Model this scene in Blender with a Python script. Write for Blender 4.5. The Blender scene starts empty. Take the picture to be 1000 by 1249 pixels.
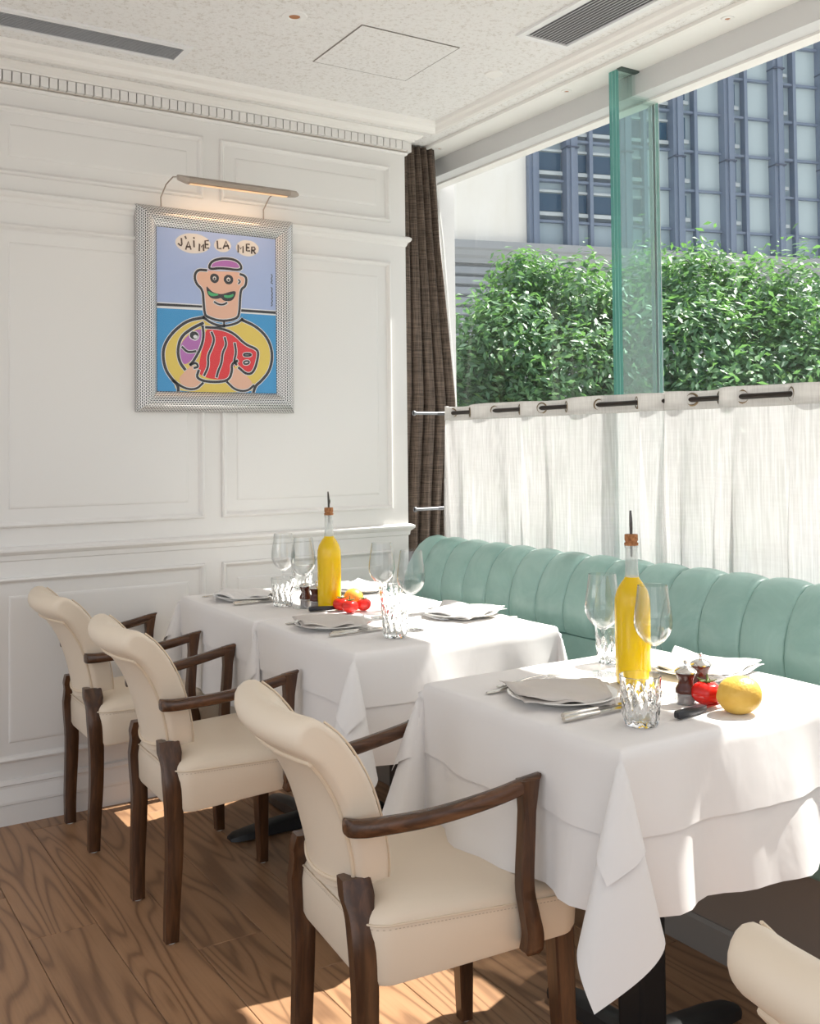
import bpy, math, random
import numpy as np
from mathutils import Vector, Matrix
from math import sin, cos, pi, radians, sqrt
random.seed(7)
S = bpy.context.scene
COL = S.collection

# ------------------------------------------------------------------ camera
cam_d = bpy.data.cameras.new('camera')
cam = bpy.data.objects.new('camera', cam_d); COL.objects.link(cam)
S.camera = cam
FPX, CY, YAW, PIT, ROL = 1237.33, 509.6, radians(32.3835), radians(1.54589), radians(-.61577)
Fv = Vector((sin(YAW)*cos(PIT), cos(YAW)*cos(PIT), sin(PIT)))
Rv = Vector((cos(YAW), -sin(YAW), 0)); Uv = Rv.cross(Fv)
Rv, Uv = cos(ROL)*Rv + sin(ROL)*Uv, -sin(ROL)*Rv + cos(ROL)*Uv
CAM = Vector((-2.27846, -3.61436, 1.25))
mw = Matrix((Rv, Uv, -Fv)).transposed().to_4x4(); mw.translation = CAM
cam.matrix_world = mw
cam_d.sensor_fit = 'VERTICAL'; cam_d.sensor_height = 24.0
cam_d.lens = FPX/1249*24.0
cam_d.shift_y = -(624.5-CY)/1249
cam_d.clip_end = 300

# ------------------------------------------------------------------ world, sun, exposure
W = bpy.data.worlds.new('sky'); S.world = W; W.use_nodes = True
nt = W.node_tree; nt.nodes.clear()
sky = nt.nodes.new('ShaderNodeTexSky'); sky.sky_type = 'NISHITA'; sky.sun_disc = False
sky.sun_elevation = radians(53.8); sky.sun_rotation = radians(90); sky.air_density = 1.0; sky.dust_density = 3.0
mixn = nt.nodes.new('ShaderNodeMixRGB'); mixn.inputs[0].default_value = .6
mixn.inputs[2].default_value = (4.2, 4.1, 3.95, 1)
bg = nt.nodes.new('ShaderNodeBackground'); bg.inputs[1].default_value = .22
wo = nt.nodes.new('ShaderNodeOutputWorld')
nt.links.new(sky.outputs[0], mixn.inputs[1]); nt.links.new(mixn.outputs[0], bg.inputs[0]); nt.links.new(bg.outputs[0], wo.inputs[0])

def lamp(name, kind, energy, color=(1, 1, 1), loc=(0, 0, 0), direction=None, **kw):
    d = bpy.data.lights.new(name, kind); d.energy = energy; d.color = color
    for k, v in kw.items(): setattr(d, k, v)
    o = bpy.data.objects.new(name, d); COL.objects.link(o); o.location = loc
    if direction: o.rotation_euler = Vector(direction).to_track_quat('-Z', 'Y').to_euler()
    return o
lamp('sun', 'SUN', 11.0, (1, .96, .9), (8, -1, 11), (-1, -.02, -1.367), angle=radians(.6))
# added soft fill behind and left of the camera, standing for unseen windows
lamp('fill_behind', 'AREA', 14, (1, .985, .965), (-3.6, -5.6, 1.9), (.55, 1, -.1), shape='RECTANGLE', size=3.2, size_y=2.0)
lamp('fill_left', 'AREA', 6, (1, .965, .92), (-5.2, -2.2, 1.7), (1, .15, -.1), shape='RECTANGLE', size=3.0, size_y=1.8)
S.view_settings.view_transform = 'Standard'; S.view_settings.look = 'None'
S.view_settings.gamma = 1; S.view_settings.use_curve_mapping = False
S.view_settings.exposure = .25

# ------------------------------------------------------------------ node helpers
MATS = {}
def mat(name, col=(.8, .8, .8), rough=.5, metal=0, **kw):
    if name in MATS: return MATS[name]
    m = bpy.data.materials.new(name); m.use_nodes = True; MATS[name] = m
    b = m.node_tree.nodes['Principled BSDF']
    b.inputs['Base Color'].default_value = (*col, 1); b.inputs['Roughness'].default_value = rough
    b.inputs['Metallic'].default_value = metal
    for k, v in kw.items():
        if k in b.inputs: b.inputs[k].default_value = v
    return m
def N(m, t, **kw):
    n = m.node_tree.nodes.new(t)
    for k, v in kw.items():
        if hasattr(n, k) and k not in ('inputs',): setattr(n, k, v)
    return n
def L(m, a, b): m.node_tree.links.new(a, b)
def coords(m, kind='Object', scale=(1, 1, 1), rnd=False):
    tc = N(m, 'ShaderNodeTexCoord'); mp = N(m, 'ShaderNodeMapping')
    mp.inputs['Scale'].default_value = scale
    L(m, tc.outputs[kind], mp.inputs['Vector'])
    if rnd:
        oi = N(m, 'ShaderNodeObjectInfo'); mu = N(m, 'ShaderNodeVectorMath', operation='SCALE')
        cx = N(m, 'ShaderNodeCombineXYZ'); 
        L(m, oi.outputs['Random'], cx.inputs[0]); L(m, oi.outputs['Random'], cx.inputs[1]); L(m, oi.outputs['Random'], cx.inputs[2])
        L(m, cx.outputs[0], mu.inputs[0]); mu.inputs['Scale'].default_value = 37
        L(m, mu.outputs[0], mp.inputs['Location'])
    return mp.outputs[0]
def noise(m, vec, scale, detail=3, rough=.5, dist=0):
    n = N(m, 'ShaderNodeTexNoise'); L(m, vec, n.inputs['Vector'])
    n.inputs['Scale'].default_value = scale; n.inputs['Detail'].default_value = detail
    n.inputs['Roughness'].default_value = rough; n.inputs['Distortion'].default_value = dist
    return n.outputs['Fac']
def ramp(m, fac, stops):
    r = N(m, 'ShaderNodeValToRGB'); L(m, fac, r.inputs[0])
    e = r.color_ramp.elements
    while len(e) < len(stops): e.new(.5)
    for el, (p, c) in zip(e, stops): el.position = p; el.color = (*c, 1)
    return r.outputs[0]
def bump(m, h, strength=.3, dist=.01):
    b = N(m, 'ShaderNodeBump'); b.inputs['Strength'].default_value = strength; b.inputs['Distance'].default_value = dist
    L(m, h, b.inputs['Height']); L(m, b.outputs[0], m.node_tree.nodes['Principled BSDF'].inputs['Normal'])
def setc(m, out, inp='Base Color'): L(m, out, m.node_tree.nodes['Principled BSDF'].inputs[inp])

# ------------------------------------------------------------------ materials
paint = mat('white_panel_paint', (.79, .775, .755), .42)
bump(paint, noise(paint, coords(paint), 60, 2), .03, .002)
white_trim = mat('white_trim_paint', (.82, .80, .77), .45)
ceil_m = mat('sprayed_ceiling', (.8, .77, .72), .95)
v = coords(ceil_m)
n1 = noise(ceil_m, v, 75, 6, .75)
setc(ceil_m, ramp(ceil_m, n1, [(0, (.50, .46, .41)), (.40, (.68, .655, .62)), (.47, (.81, .80, .785)), (1, (.86, .855, .84))]))
bump(ceil_m, noise(ceil_m, v, 90, 6, .75), .6, .006)
soff_m = mat('smooth_soffit_paint', (.84, .83, .80), .5)
beam_m = mat('grey_metal_beam', (.60, .60, .60), .45)
oak = mat('smoked_oak_plank', (.4, .25, .15), .42)
v = coords(oak, 'Object', (1, .09, 1), True)
dn = noise(oak, v, 6, 2, .5)
wv = N(oak, 'ShaderNodeTexWave', wave_type='RINGS', rings_direction='Y'); L(oak, v, wv.inputs['Vector'])
wv.inputs['Scale'].default_value = 9; wv.inputs['Distortion'].default_value = 7; wv.inputs['Detail'].default_value = 3
wv.inputs['Detail Scale'].default_value = 1.6; wv.inputs['Detail Roughness'].default_value = .55
fine = noise(oak, coords(oak, 'Object', (1, .03, 1), True), 150, 3, .6)
nn = noise(oak, coords(oak, 'Object', (1, .10, 1), True), 8, 1.5, .45, .25)
m1 = N(oak, 'ShaderNodeMath', operation='MULTIPLY'); m1.inputs[1].default_value = 80; L(oak, nn, m1.inputs[0])
m2 = N(oak, 'ShaderNodeMath', operation='SINE'); L(oak, m1.outputs[0], m2.inputs[0])
m3 = N(oak, 'ShaderNodeMath', operation='MULTIPLY_ADD'); m3.inputs[1].default_value = .5; m3.inputs[2].default_value = .5; L(oak, m2.outputs[0], m3.inputs[0])
c1 = ramp(oak, m3.outputs[0], [(0, (.205, .108, .056)), (.12, (.268, .145, .075)), (.36, (.325, .179, .093)), (1, (.35, .196, .103))])
c2 = ramp(oak, fine, [(0, (.62, .6, .58)), (.5, (.95, .95, .95)), (1, (1.05, 1.05, 1.05))])
mx = N(oak, 'ShaderNodeMixRGB', blend_type='MULTIPLY'); mx.inputs[0].default_value = .8
L(oak, c1, mx.inputs[1]); L(oak, c2, mx.inputs[2])
oi = N(oak, 'ShaderNodeObjectInfo'); hv = N(oak, 'ShaderNodeHueSaturation')
mr = N(oak, 'ShaderNodeMapRange'); mr.inputs['To Min'].default_value = .82; mr.inputs['To Max'].default_value = 1.16
L(oak, oi.outputs['Random'], mr.inputs[0]); L(oak, mr.outputs[0], hv.inputs['Value']); L(oak, mx.outputs[0], hv.inputs['Color'])
setc(oak, hv.outputs[0]); bump(oak, fine, .10, .001)
joint_m = mat('dark_floor_joint', (.05, .03, .02), .9)
walnut = mat('walnut_stained_wood', (.1, .05, .03), .3)
v = coords(walnut, 'Object', (1, 1, .12), True)
wn = noise(walnut, v, 60, 4, .6, .6)
setc(walnut, ramp(walnut, wn, [(0, (.022, .009, .004)), (.45, (.058, .024, .010)), (.62, (.10, .042, .017)), (1, (.17, .078, .032))]))
rail_m = mat('walnut_stained_rail', (.1, .05, .03), .27)
v = coords(rail_m, 'Object', (.12, 1, 1), True)
wn = noise(rail_m, v, 60, 4, .6, .6)
setc(rail_m, ramp(rail_m, wn, [(0, (.024, .010, .004)), (.45, (.062, .026, .011)), (.62, (.115, .048, .02)), (1, (.185, .085, .036))]))
leather = mat('cream_leather', (.80, .68, .54), .42)
v = coords(leather)
bump(leather, noise(leather, v, 240, 3), .05, .001)
setc(leather, ramp(leather, noise(leather, v, 5, 2), [(0, (.765, .645, .505)), (1, (.81, .695, .56))]))
piping_m = mat('cream_piping', (.74, .61, .46), .45)
stitch_m = mat('cream_stitching', (.55, .45, .34), .7)
teal = mat('teal_leather', (.3, .5, .45), .36)
v = coords(teal)
setc(teal, ramp(teal, noise(teal, v, 7, 5, .65, .8), [(0, (.17, .32, .288)), (.4, (.235, .39, .352)), (.62, (.285, .445, .405)), (1, (.37, .53, .485))]))
bump(teal, noise(teal, v, 120, 4), .06, .002)
seam_m = mat('dark_teal_seam', (.07, .16, .14), .7)
cloth_m = mat('white_table_linen', (.80, .775, .76), .75)
wvn = noise(cloth_m, coords(cloth_m), 500, 2)
bump(cloth_m, noise(cloth_m, coords(cloth_m, 'Object', (1, 1, .6)), 9, 3, .5, .4), .16, .02)
napkin_m = mat('greige_napkin_linen', (.60, .555, .515), .8)
napkin_w = mat('white_napkin_linen', (.74, .72, .70), .8)
china = mat('white_china', (.80, .79, .76), .12)
def thin_glass(name, tint=(1, 1, 1), refl=1.0, rough=0.0, ior=1.45, haze=0):
    m = bpy.data.materials.new(name); m.use_nodes = True; MATS[name] = m
    t = m.node_tree; t.nodes.clear()
    o = t.nodes.new('ShaderNodeOutputMaterial'); tr = t.nodes.new('ShaderNodeBsdfTransparent'); gl = t.nodes.new('ShaderNodeBsdfGlossy')
    tr.inputs[0].default_value = (*tint, 1); gl.inputs['Roughness'].default_value = rough
    lw = t.nodes.new('ShaderNodeLayerWeight'); lw.inputs[0].default_value = .5
    pwn = t.nodes.new('ShaderNodeMath'); pwn.operation = 'POWER'; pwn.inputs[1].default_value = 3.2; t.links.new(lw.outputs['Facing'], pwn.inputs[0])
    fr = t.nodes.new('ShaderNodeMath'); fr.operation = 'MULTIPLY_ADD'; fr.inputs[1].default_value = .75; fr.inputs[2].default_value = .035; t.links.new(pwn.outputs[0], fr.inputs[0])
    mu = t.nodes.new('ShaderNodeMath'); mu.operation = 'MULTIPLY'; mu.inputs[1].default_value = refl; mu.use_clamp = True
    mi = t.nodes.new('ShaderNodeMixShader')
    t.links.new(fr.outputs[0], mu.inputs[0]); t.links.new(mu.outputs[0], mi.inputs[0])
    t.links.new(tr.outputs[0], mi.inputs[1]); t.links.new(gl.outputs[0], mi.inputs[2]); 
    last = mi
    if haze:
        df = t.nodes.new('ShaderNodeBsdfDiffuse'); df.inputs[0].default_value = (.9, .95, .95, 1)
        m2 = t.nodes.new('ShaderNodeMixShader'); m2.inputs[0].default_value = haze
        t.links.new(mi.outputs[0], m2.inputs[1]); t.links.new(df.outputs[0], m2.inputs[2]); last = m2
    t.links.new(last.outputs[0], o.inputs[0])
    return m
pane_m = thin_glass('window_glass', (.97, .99, .985), .5, haze=.02)
fin_m = thin_glass('fin_glass', (.90, .965, .95), .6, haze=.05)
edge_m = mat('green_glass_edge', (.10, .36, .32), .15, **{'Transmission Weight': .35})
edge_l = mat('pale_glass_interlayer', (.30, .60, .55), .3)
wine_m = thin_glass('wine_glass_crystal', (.97, .975, .975), 1.6, .01)
tumbler_m = mat('pressed_tumbler_glass', (.98, .99, .99), .0, **{'Transmission Weight': 1.0, 'IOR': 1.42})
frost_m = thin_glass('bottle_neck_glass', (.86, .87, .85), 1.3, .08, haze=.25)
oil_m = mat('yellow_oil_bottle', (.78, .52, .008), .12, **{'Subsurface Weight': .35, 'Subsurface Radius': (.05, .035, .004), 'Subsurface Scale': .5})
cork_m = mat('cork', (.42, .17, .06), .8)
setc(cork_m, ramp(cork_m, noise(cork_m, coords(cork_m), 200, 3), [(.3, (.22, .08, .025)), (.7, (.48, .22, .09))]))
steel = mat('polished_steel', (.62, .60, .57), .18, 1)
darksteel = mat('dark_pourer_metal', (.10, .09, .085), .25, 1)
rod_m = mat('dark_bronze_rod', (.035, .028, .024), .35, .6)
rodg_m = mat('grey_metal_rod', (.27, .28, .30), .5, .3)
grom_m = mat('antique_brass_grommet', (.25, .19, .12), .35, 1)
black_m = mat('black_cast_iron', (.012, .012, .013), .45)
handle_m = mat('black_knife_handle', (.02, .02, .025), .35)
mill_m = mat('dark_mill_wood', (.075, .018, .01), .15)
clear_m = thin_glass('clear_acrylic', (.93, .93, .92), 2.2, .03, haze=.2)
pepper_m = mat('peppercorns', (.10, .03, .02), .6)
tomato_m = mat('red_tomato_skin', (.62, .018, .012), .12, **{'Subsurface Weight': .1})
stem_m = mat('green_tomato_stem', (.10, .15, .03), .6)
lemon_m = mat('yellow_lemon_peel', (.80, .50, .07), .4)
setc(lemon_m, ramp(lemon_m, noise(lemon_m, coords(lemon_m), 30, 3), [(.3, (.70, .40, .05)), (.7, (.83, .56, .13))]))
bump(lemon_m, noise(lemon_m, coords(lemon_m), 220, 3), .5, .002)
orange_m = mat('orange_peel', (.85, .42, .06), .4); bump(orange_m, noise(orange_m, coords(orange_m), 260, 2), .3, .001)
def fabric(name, c0, c1, warp, rough=.9, translucent=0, transp=0, tcol=(1, 1, 1), weft=1):
    m = bpy.data.materials.new(name); m.use_nodes = True; MATS[name] = m
    b = m.node_tree.nodes['Principled BSDF']; b.inputs['Roughness'].default_value = rough
    va = coords(m, 'Object', (1, 1, .04)); vb = coords(m, 'Object', (.04, .04, 1))
    a = noise(m, va, warp, 2, .6); c = noise(m, vb, warp, 2, .6)
    ad = N(m, 'ShaderNodeMath', operation='MULTIPLY_ADD'); L(m, c, ad.inputs[0]); ad.inputs[1].default_value = weft; L(m, a, ad.inputs[2])
    hf = N(m, 'ShaderNodeMath', operation='DIVIDE'); hf.inputs[1].default_value = 1+weft; L(m, ad.outputs[0], hf.inputs[0])
    col = ramp(m, hf.outputs[0], [(.38, c0), (.62, c1)]); L(m, col, b.inputs['Base Color'])
    out = m.node_tree.nodes['Material Output']; last = b.outputs[0]
    if translucent:
        t = N(m, 'ShaderNodeBsdfTranslucent'); t.inputs[0].default_value = (*tcol, 1)
        x = N(m, 'ShaderNodeMixShader'); x.inputs[0].default_value = translucent
        L(m, last, x.inputs[1]); L(m, t.outputs[0], x.inputs[2]); last = x.outputs[0]
    if transp:
        t = N(m, 'ShaderNodeBsdfTransparent'); x = N(m, 'ShaderNodeMixShader')
        mr = N(m, 'ShaderNodeMapRange'); mr.inputs['From Min'].default_value = .35; mr.inputs['From Max'].default_value = .65
        mr.inputs['To Min'].default_value = transp*1.5; mr.inputs['To Max'].default_value = transp*.5
        L(m, hf.outputs[0], mr.inputs[0]); L(m, mr.outputs[0], x.inputs[0])
        L(m, last, x.inputs[1]); L(m, t.outputs[0], x.inputs[2]); last = x.outputs[0]
    L(m, last, out.inputs[0])
    return m
brown_m = fabric('brown_woven_curtain', (.04, .028, .021), (.17, .125, .095), 260)
sheer_m = fabric('white_sheer_voile', (.76, .75, .73), (.82, .81, .79), 300, translucent=.5, transp=.12)
cafe_m = fabric('white_slub_linen', (.70, .685, .67), (.83, .82, .81), 150, translucent=.30, transp=.14, tcol=(.60, .59, .585), weft=.18)
cafe_hem = fabric('white_slub_linen_hem', (.72, .70, .675), (.84, .825, .80), 240, translucent=.26, transp=.02, tcol=(.65, .64, .62), weft=.4)

# ------------------------------------------------------------------ mesh helpers
class MB:
    def __init__(s): s.v = []; s.f = []; s.mi = []
    def add(s, vs, fs, mi=0):
        o = len(s.v); s.v += [tuple(p) for p in vs]; s.f += [tuple(i+o for i in f) for f in fs]; s.mi += [mi]*len(fs); return s
    def box(s, a, b, mi=0):
        x0, y0, z0 = a; x1, y1, z1 = b
        return s.add([(x0,y0,z0),(x1,y0,z0),(x1,y1,z0),(x0,y1,z0),(x0,y0,z1),(x1,y0,z1),(x1,y1,z1),(x0,y1,z1)],
                     [(0,3,2,1),(4,5,6,7),(0,1,5,4),(1,2,6,5),(2,3,7,6),(3,0,4,7)], mi)
    def loft(s, rings, cap=True, closed=True, mi=0):
        n = len(rings[0]); vs = [p for r in rings for p in r]; fs = []
        for i in range(len(rings)-1):
            for j in range(n if closed else n-1):
                k = (j+1) % n
                fs.append((i*n+j, i*n+k, (i+1)*n+k, (i+1)*n+j))
        if cap and closed:
            fs.append(tuple(range(n-1, -1, -1))); fs.append(tuple((len(rings)-1)*n+j for j in range(n)))
        return s.add(vs, fs, mi)
    def lathe(s, prof, c=(0, 0, 0), n=28, mi=0, cap=False):
        rings = [[(c[0]+r*cos(2*pi*j/n), c[1]+r*sin(2*pi*j/n), c[2]+z) for j in range(n)] for r, z in prof]
        return s.loft(rings, cap=cap, mi=mi)
    def tube(s, pts, r, n=8, mi=0, closed=False):
        pts = [Vector(p) for p in pts]; rings = []; N0 = None
        for i, p in enumerate(pts):
            a = pts[i-1] if (i > 0 or closed) else p; b = pts[(i+1) % len(pts)] if (i < len(pts)-1 or closed) else p
            t = (b-a).normalized()
            if N0 is None: N0 = t.orthogonal().normalized()
            N0 = (N0 - t*N0.dot(t)).normalized(); B = t.cross(N0)
            rr = r[i] if isinstance(r, (list, tuple)) else r
            rings.append([p + N0*rr*cos(2*pi*j/n) + B*rr*sin(2*pi*j/n) for j in range(n)])
        if closed: rings.append(rings[0])
        return s.loft(rings, cap=not closed, mi=mi)
    def mesh(s, name, mats, smooth=True):
        me = bpy.data.meshes.new(name); me.from_pydata(s.v, [], s.f)
        for m in (mats if isinstance(mats, (list, tuple)) else [mats]): me.materials.append(m)
        me.polygons.foreach_set('material_index', s.mi)
        me.polygons.foreach_set('use_smooth', [smooth]*len(s.f)); me.update()
        return me
    def build(s, name, mats, parent=None, smooth=True, bevel=0, seg=2, auto=True):
        me = s.mesh(name, mats, smooth)
        o = bpy.data.objects.new(name, me); COL.objects.link(o)
        if parent: o.parent = parent
        if bevel:
            b = o.modifiers.new('bevel', 'BEVEL'); b.width = bevel; b.segments = seg; b.limit_method = 'ANGLE'; b.harden_normals = False
        if smooth and auto: me.set_sharp_from_angle(angle=radians(42))
        return o
def tag(o, label=None, cat=None, group=None, kind=None):
    if label: o['label'] = label
    if cat: o['category'] = cat
    if group: o['group'] = group
    if kind: o['kind'] = kind
    return o
def empty(name, loc=(0, 0, 0), rz=0, label=None, cat=None, group=None, kind=None):
    o = bpy.data.objects.new(name, None); COL.objects.link(o); o.location = loc; o.rotation_euler = (0, 0, rz)
    o.empty_display_size = .05
    return tag(o, label, cat, group, kind)
def copy_tree(o, parent=None):
    c = o.copy(); COL.objects.link(c)
    if parent: c.parent = parent
    for ch in list(o.children):
        copy_tree(ch, c)
    return c
def boxobj(name, a, b, m, parent=None, bevel=0, kind=None):
    """box with its origin at its centre so meshes stay local"""
    c = [(p+q)/2 for p, q in zip(a, b)]
    o = MB().box([p-k for p, k in zip(a, c)], [q-k for q, k in zip(b, c)]).build(name, m, parent, smooth=bool(bevel), bevel=bevel)
    o.location = c
    if kind: o['kind'] = kind
    return o

# ------------------------------------------------------------------ setting: floor
ZC = 2.56
fl = boxobj('floor', (-3.6, -5.0, -.05), (.5, .42, -.014), joint_m, kind='structure')
fl_inv = Vector(fl.location)
pw = .172; random.seed(3)
pl_mesh = {}
i = 0; x = -3.6
while x < .3:
    y = -5.0 + random.uniform(-1.2, 0)
    while y < .4:
        ln = random.choice([1.25, 1.5, 1.8])
        y0 = max(y, -5.0); y1 = min(y+ln, .40)
        if y1 - y0 > .08:
            key = round(y1-y0, 3)
            if key not in pl_mesh:
                h = key/2-.0006; w = pw/2-.0007
                mb = MB().add([(-w,-h,-.0135),(w,-h,-.0135),(w,h,-.0135),(-w,h,-.0135),(-w,-h,-.0012),(w,-h,-.0012),(w,h,-.0012),(-w,h,-.0012),
                               (-w+.0012,-h+.0012,0),(w-.0012,-h+.0012,0),(w-.0012,h-.0012,0),(-w+.0012,h-.0012,0)],
                              [(0,1,5,4),(1,2,6,5),(2,3,7,6),(3,0,4,7),(4,5,9,8),(5,6,10,9),(6,7,11,10),(7,4,8,11),(8,9,10,11)])
                pl_mesh[key] = mb.mesh('plank', oak, False)
            o = bpy.data.objects.new('plank', pl_mesh[key]); COL.objects.link(o); o.parent = fl
            o.location = Vector((x+pw/2, (y0+y1)/2, 0)) - fl_inv
        y += ln
    x += pw

# ------------------------------------------------------------------ setting: panelled wall
wl = boxobj('wall_left', (-3.6, 0, -.05), (0, .35, ZC+.3), paint, kind='structure')
wo_ = Vector(wl.location)
def ring_moulding(x0, x1, z0, z1, prof, name, parent, org, y=0):
    # prof: list of (inset, height out of the wall)
    rings = []
    for ins, h in prof:
        rings.append([(x0+ins, y-h, z0+ins), (x1-ins, y-h, z0+ins), (x1-ins, y-h, z1-ins), (x0+ins, y-h, z1-ins)])
    mb = MB(); n = 4; vs = [Vector(p)-org for r in rings for p in r]; fs = []
    for i in range(len(rings)-1):
        for j in range(4):
            k = (j+1) % 4; fs.append((i*n+j, i*n+k, (i+1)*n+k, (i+1)*n+j))
    mb.add(vs, fs); return mb.build(name, paint, parent, smooth=False)
BOL = [(0, 0), (0, .008), (.003, .013), (.008, .015), (.013, .011), (.017, .004), (.021, .002), (.021, .0005)]
cols = [(-.831, -.078), (-1.652, -.899), (-2.473, -1.72), (-3.294, -2.541)]
rows = [(2.184, 2.419), (.986, 2.016), (.205, .819)]
for (x0, x1) in cols:
    for (z0, z1) in rows:
        ring_moulding(x0, x1, z0, z1, BOL, 'panel_moulding', wl, wo_)
        # raised field with a bevelled border
        a, b, c, d = x0+.062, x1-.062, z0+.062, z1-.062
        mb = MB(); rr = []
        for ins, h in [(0, 0), (.004, .0035), (.010, .0045)]:
            rr.append([(a+ins, -h, c+ins), (b-ins, -h, c+ins), (b-ins, -h, d-ins), (a+ins, -h, d-ins)])
        vs = [Vector(p)-wo_ for r in rr for p in r]; fs = [(k*4+j, k*4+(j+1) % 4, (k+1)*4+(j+1) % 4, (k+1)*4+j) for k in range(2) for j in range(4)]
        fs.append((8, 9, 10, 11)); mb.add(vs, fs).build('raised_panel', paint, wl, smooth=False)
def run_profile(name, prof, x0, x1, m, kind='structure', parent=None, ret=True):
    """profile (out, z) extruded along X on the panelled wall, with a mitred return at the free end"""
    rings = []
    rings.append([(x0, -o, z) for o, z in prof])
    rings.append([(x1+(o if ret else 0), -o, z) for o, z in prof])
    if ret: rings.append([(x1+o, .10, z) for o, z in prof])
    n = len(prof); vs = [p for r in rings for p in r]; fs = []
    for i in range(len(rings)-1):
        for j in range(n-1): fs.append((i*n+j, i*n+j+1, (i+1)*n+j+1, (i+1)*n+j))
    o = MB().add(vs, fs).build(name, m, parent, smooth=False)
    if kind: o['kind'] = kind
    return o
run_profile('trim_1', [(0, 2.088), (.004, 2.092), (.008, 2.104), (.016, 2.110), (.020, 2.116), (.020, 2.124), (.012, 2.130), (0, 2.132)], -3.6, 0, paint)
run_profile('trim_2', [(0, .872), (.005, .876), (.007, .892), (.015, .898), (.022, .906), (.022, .914), (.012, .920), (0, .922)], -3.6, 0, paint)
run_profile('trim_3', [(0, 2.476), (.008, 2.478), (.012, 2.486), (.006, 2.491), (0, 2.493)], -3.6, 0, paint)
run_profile('baseboard_left', [(.016, 0), (.016, .060), (.014, .066), (.022, .070), (.022, .078), (.010, .120), (.010, .128), (.014, .132), (.010, .142), (0, .146)], -3.6, 0, paint)
dent_root = run_profile('trim_4', [(0, 2.492), (.010, 2.493), (.010, 2.531), (.0, 2.532)], -3.6, 0, mat('dentil_recess_tan', (.62, .56, .50), .6))  # backing strip behind the dentils, a darker tan than the wall
dm = MB().box((-.0132, -.011, -.0175), (.0132, .011, .0175)).mesh('dentil', paint, False)
for k in range(80):
    o = bpy.data.objects.new('dentil', dm); COL.objects.link(o); o.parent = dent_root
    o.location = (-.014-k*.0305, -.019, 2.5125)
for k in range(3):
    o = bpy.data.objects.new('dentil', dm); COL.objects.link(o); o.parent = dent_root; o.rotation_euler = (0, 0, pi/2)
    o.location = (.019, .004+k*.0305, 2.5125)
run_profile('trim_5', [(0, 2.530), (.030, 2.532), (.034, 2.538), (.040, 2.540), (.052, 2.548), (.058, 2.556), (.058, 2.561)], -3.6, 0, white_trim)

# ------------------------------------------------------------------ setting: ceiling
ce = boxobj('ceiling', (-3.6, -5.0, ZC), (.17, .35, ZC+.12), ceil_m, kind='structure')
boxobj('trim_6', (.155, -5.0, ZC-.012), (.172, .35, ZC), white_trim, kind='structure')
so = boxobj('trim_7', (.17, -5.0, ZC-.006), (.30, .42, ZC+.1), soff_m, kind='structure')
bm_ = boxobj('trim_8', (.30, -5.0, 2.475), (.43, .42, ZC+.3), beam_m, kind='structure')
boxobj('trim_9', (.37, -5.0, 2.467), (.425, .42, 2.4755), white_trim, kind='structure')
# rectangular plaster frame on the ceiling (two runs that meet at a mitre)
P6 = [(0, 0), (.004, .012), (.018, .014), (.030, .026), (.060, .034), (.078, .030), (.090, .018), (.112, .012), (.118, 0)]
r0, r1, r2 = [], [], []
for a, h in P6:
    z = ZC-h
    r0.append((-3.6, -.122-a, z)); r1.append((.075-a*.64, -.122-a, z)); r2.append((.075-a*.64, -5.0, z))
n = len(P6); vs = r0+r1+r2; fs = [(i*n+j, i*n+j+1, (i+1)*n+j+1, (i+1)*n+j) for i in range(2) for j in range(n-1)]
MB().add(vs, fs).build('trim_10', white_trim, smooth=False)['kind'] = 'structure'

def grille(name, x0, x1, y0, y1, along, nsl, label):
    g = empty(name, ((x0+x1)/2, (y0+y1)/2, ZC), 0, label, 'vent')
    cx, cy = (x0+x1)/2, (y0+y1)/2; hx, hy = (x1-x0)/2, (y1-y0)/2; b = .022
    mb = MB()
    for a, c in [((-hx, -hy), (hx, -hy+b)), ((-hx, hy-b), (hx, hy)), ((-hx, -hy+b), (-hx+b, hy-b)), ((hx-b, -hy+b), (hx, hy-b))]:
        mb.box((a[0], a[1], -.008), (c[0], c[1], 0))
    mb.build('frame', mat('vent_white', (.78, .78, .78), .5), g, smooth=False)
    MB().box((-hx+b, -hy+b, -.0015), (hx-b, hy-b, -.0005)).build('backing', mat('vent_dark', (.22, .22, .23), .8), g, smooth=False)
    span = 2*((hy if along == 'x' else hx)-b)
    for k in range(nsl):
        c = -span/2 + span*(k+.5)/nsl; w = span/nsl*.33
        if along == 'x': v = [(-hx+b, c-w, -.007), (hx-b, c-w, -.007), (hx-b, c+w, -.003), (-hx+b, c+w, -.003)]
        else: v = [(c-w, -hy+b, -.007), (c-w, hy-b, -.007), (c+w, hy-b, -.003), (c+w, -hy+b, -.003)]
        v2 = [(p[0], p[1], p[2]+.001) for p in v]
        MB().add(v+v2, [(0,1,2,3),(7,6,5,4),(0,4,5,1),(1,5,6,2),(2,6,7,3),(3,7,4,0)]).build('slat', mat('vent_slat', (.74, .75, .77), .45), g, smooth=False)
    return g
grille('ceiling_vent', -1.78, -1.108, -.47, -.318, 'x', 12, 'slotted white air vent in the ceiling above the panelled wall')
grille('ceiling_vent', -.262, -.045, -2.3, -1.092, 'y', 13, 'larger slotted air vent in the ceiling beside the window')
hp = empty('access_panel', (-.535, -.735, ZC), radians(-1), 'square textured access hatch flush in the ceiling', 'hatch')
MB().box((-.184, -.174, -.0022), (.184, .174, 0)).build('reveal', mat('dark_gap', (.22, .20, .18), .9), hp, smooth=False)
MB().box((-.1805, -.1705, -.0026), (.1805, .1705, -.0022)).build('panel', ceil_m, hp, smooth=False)
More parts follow.
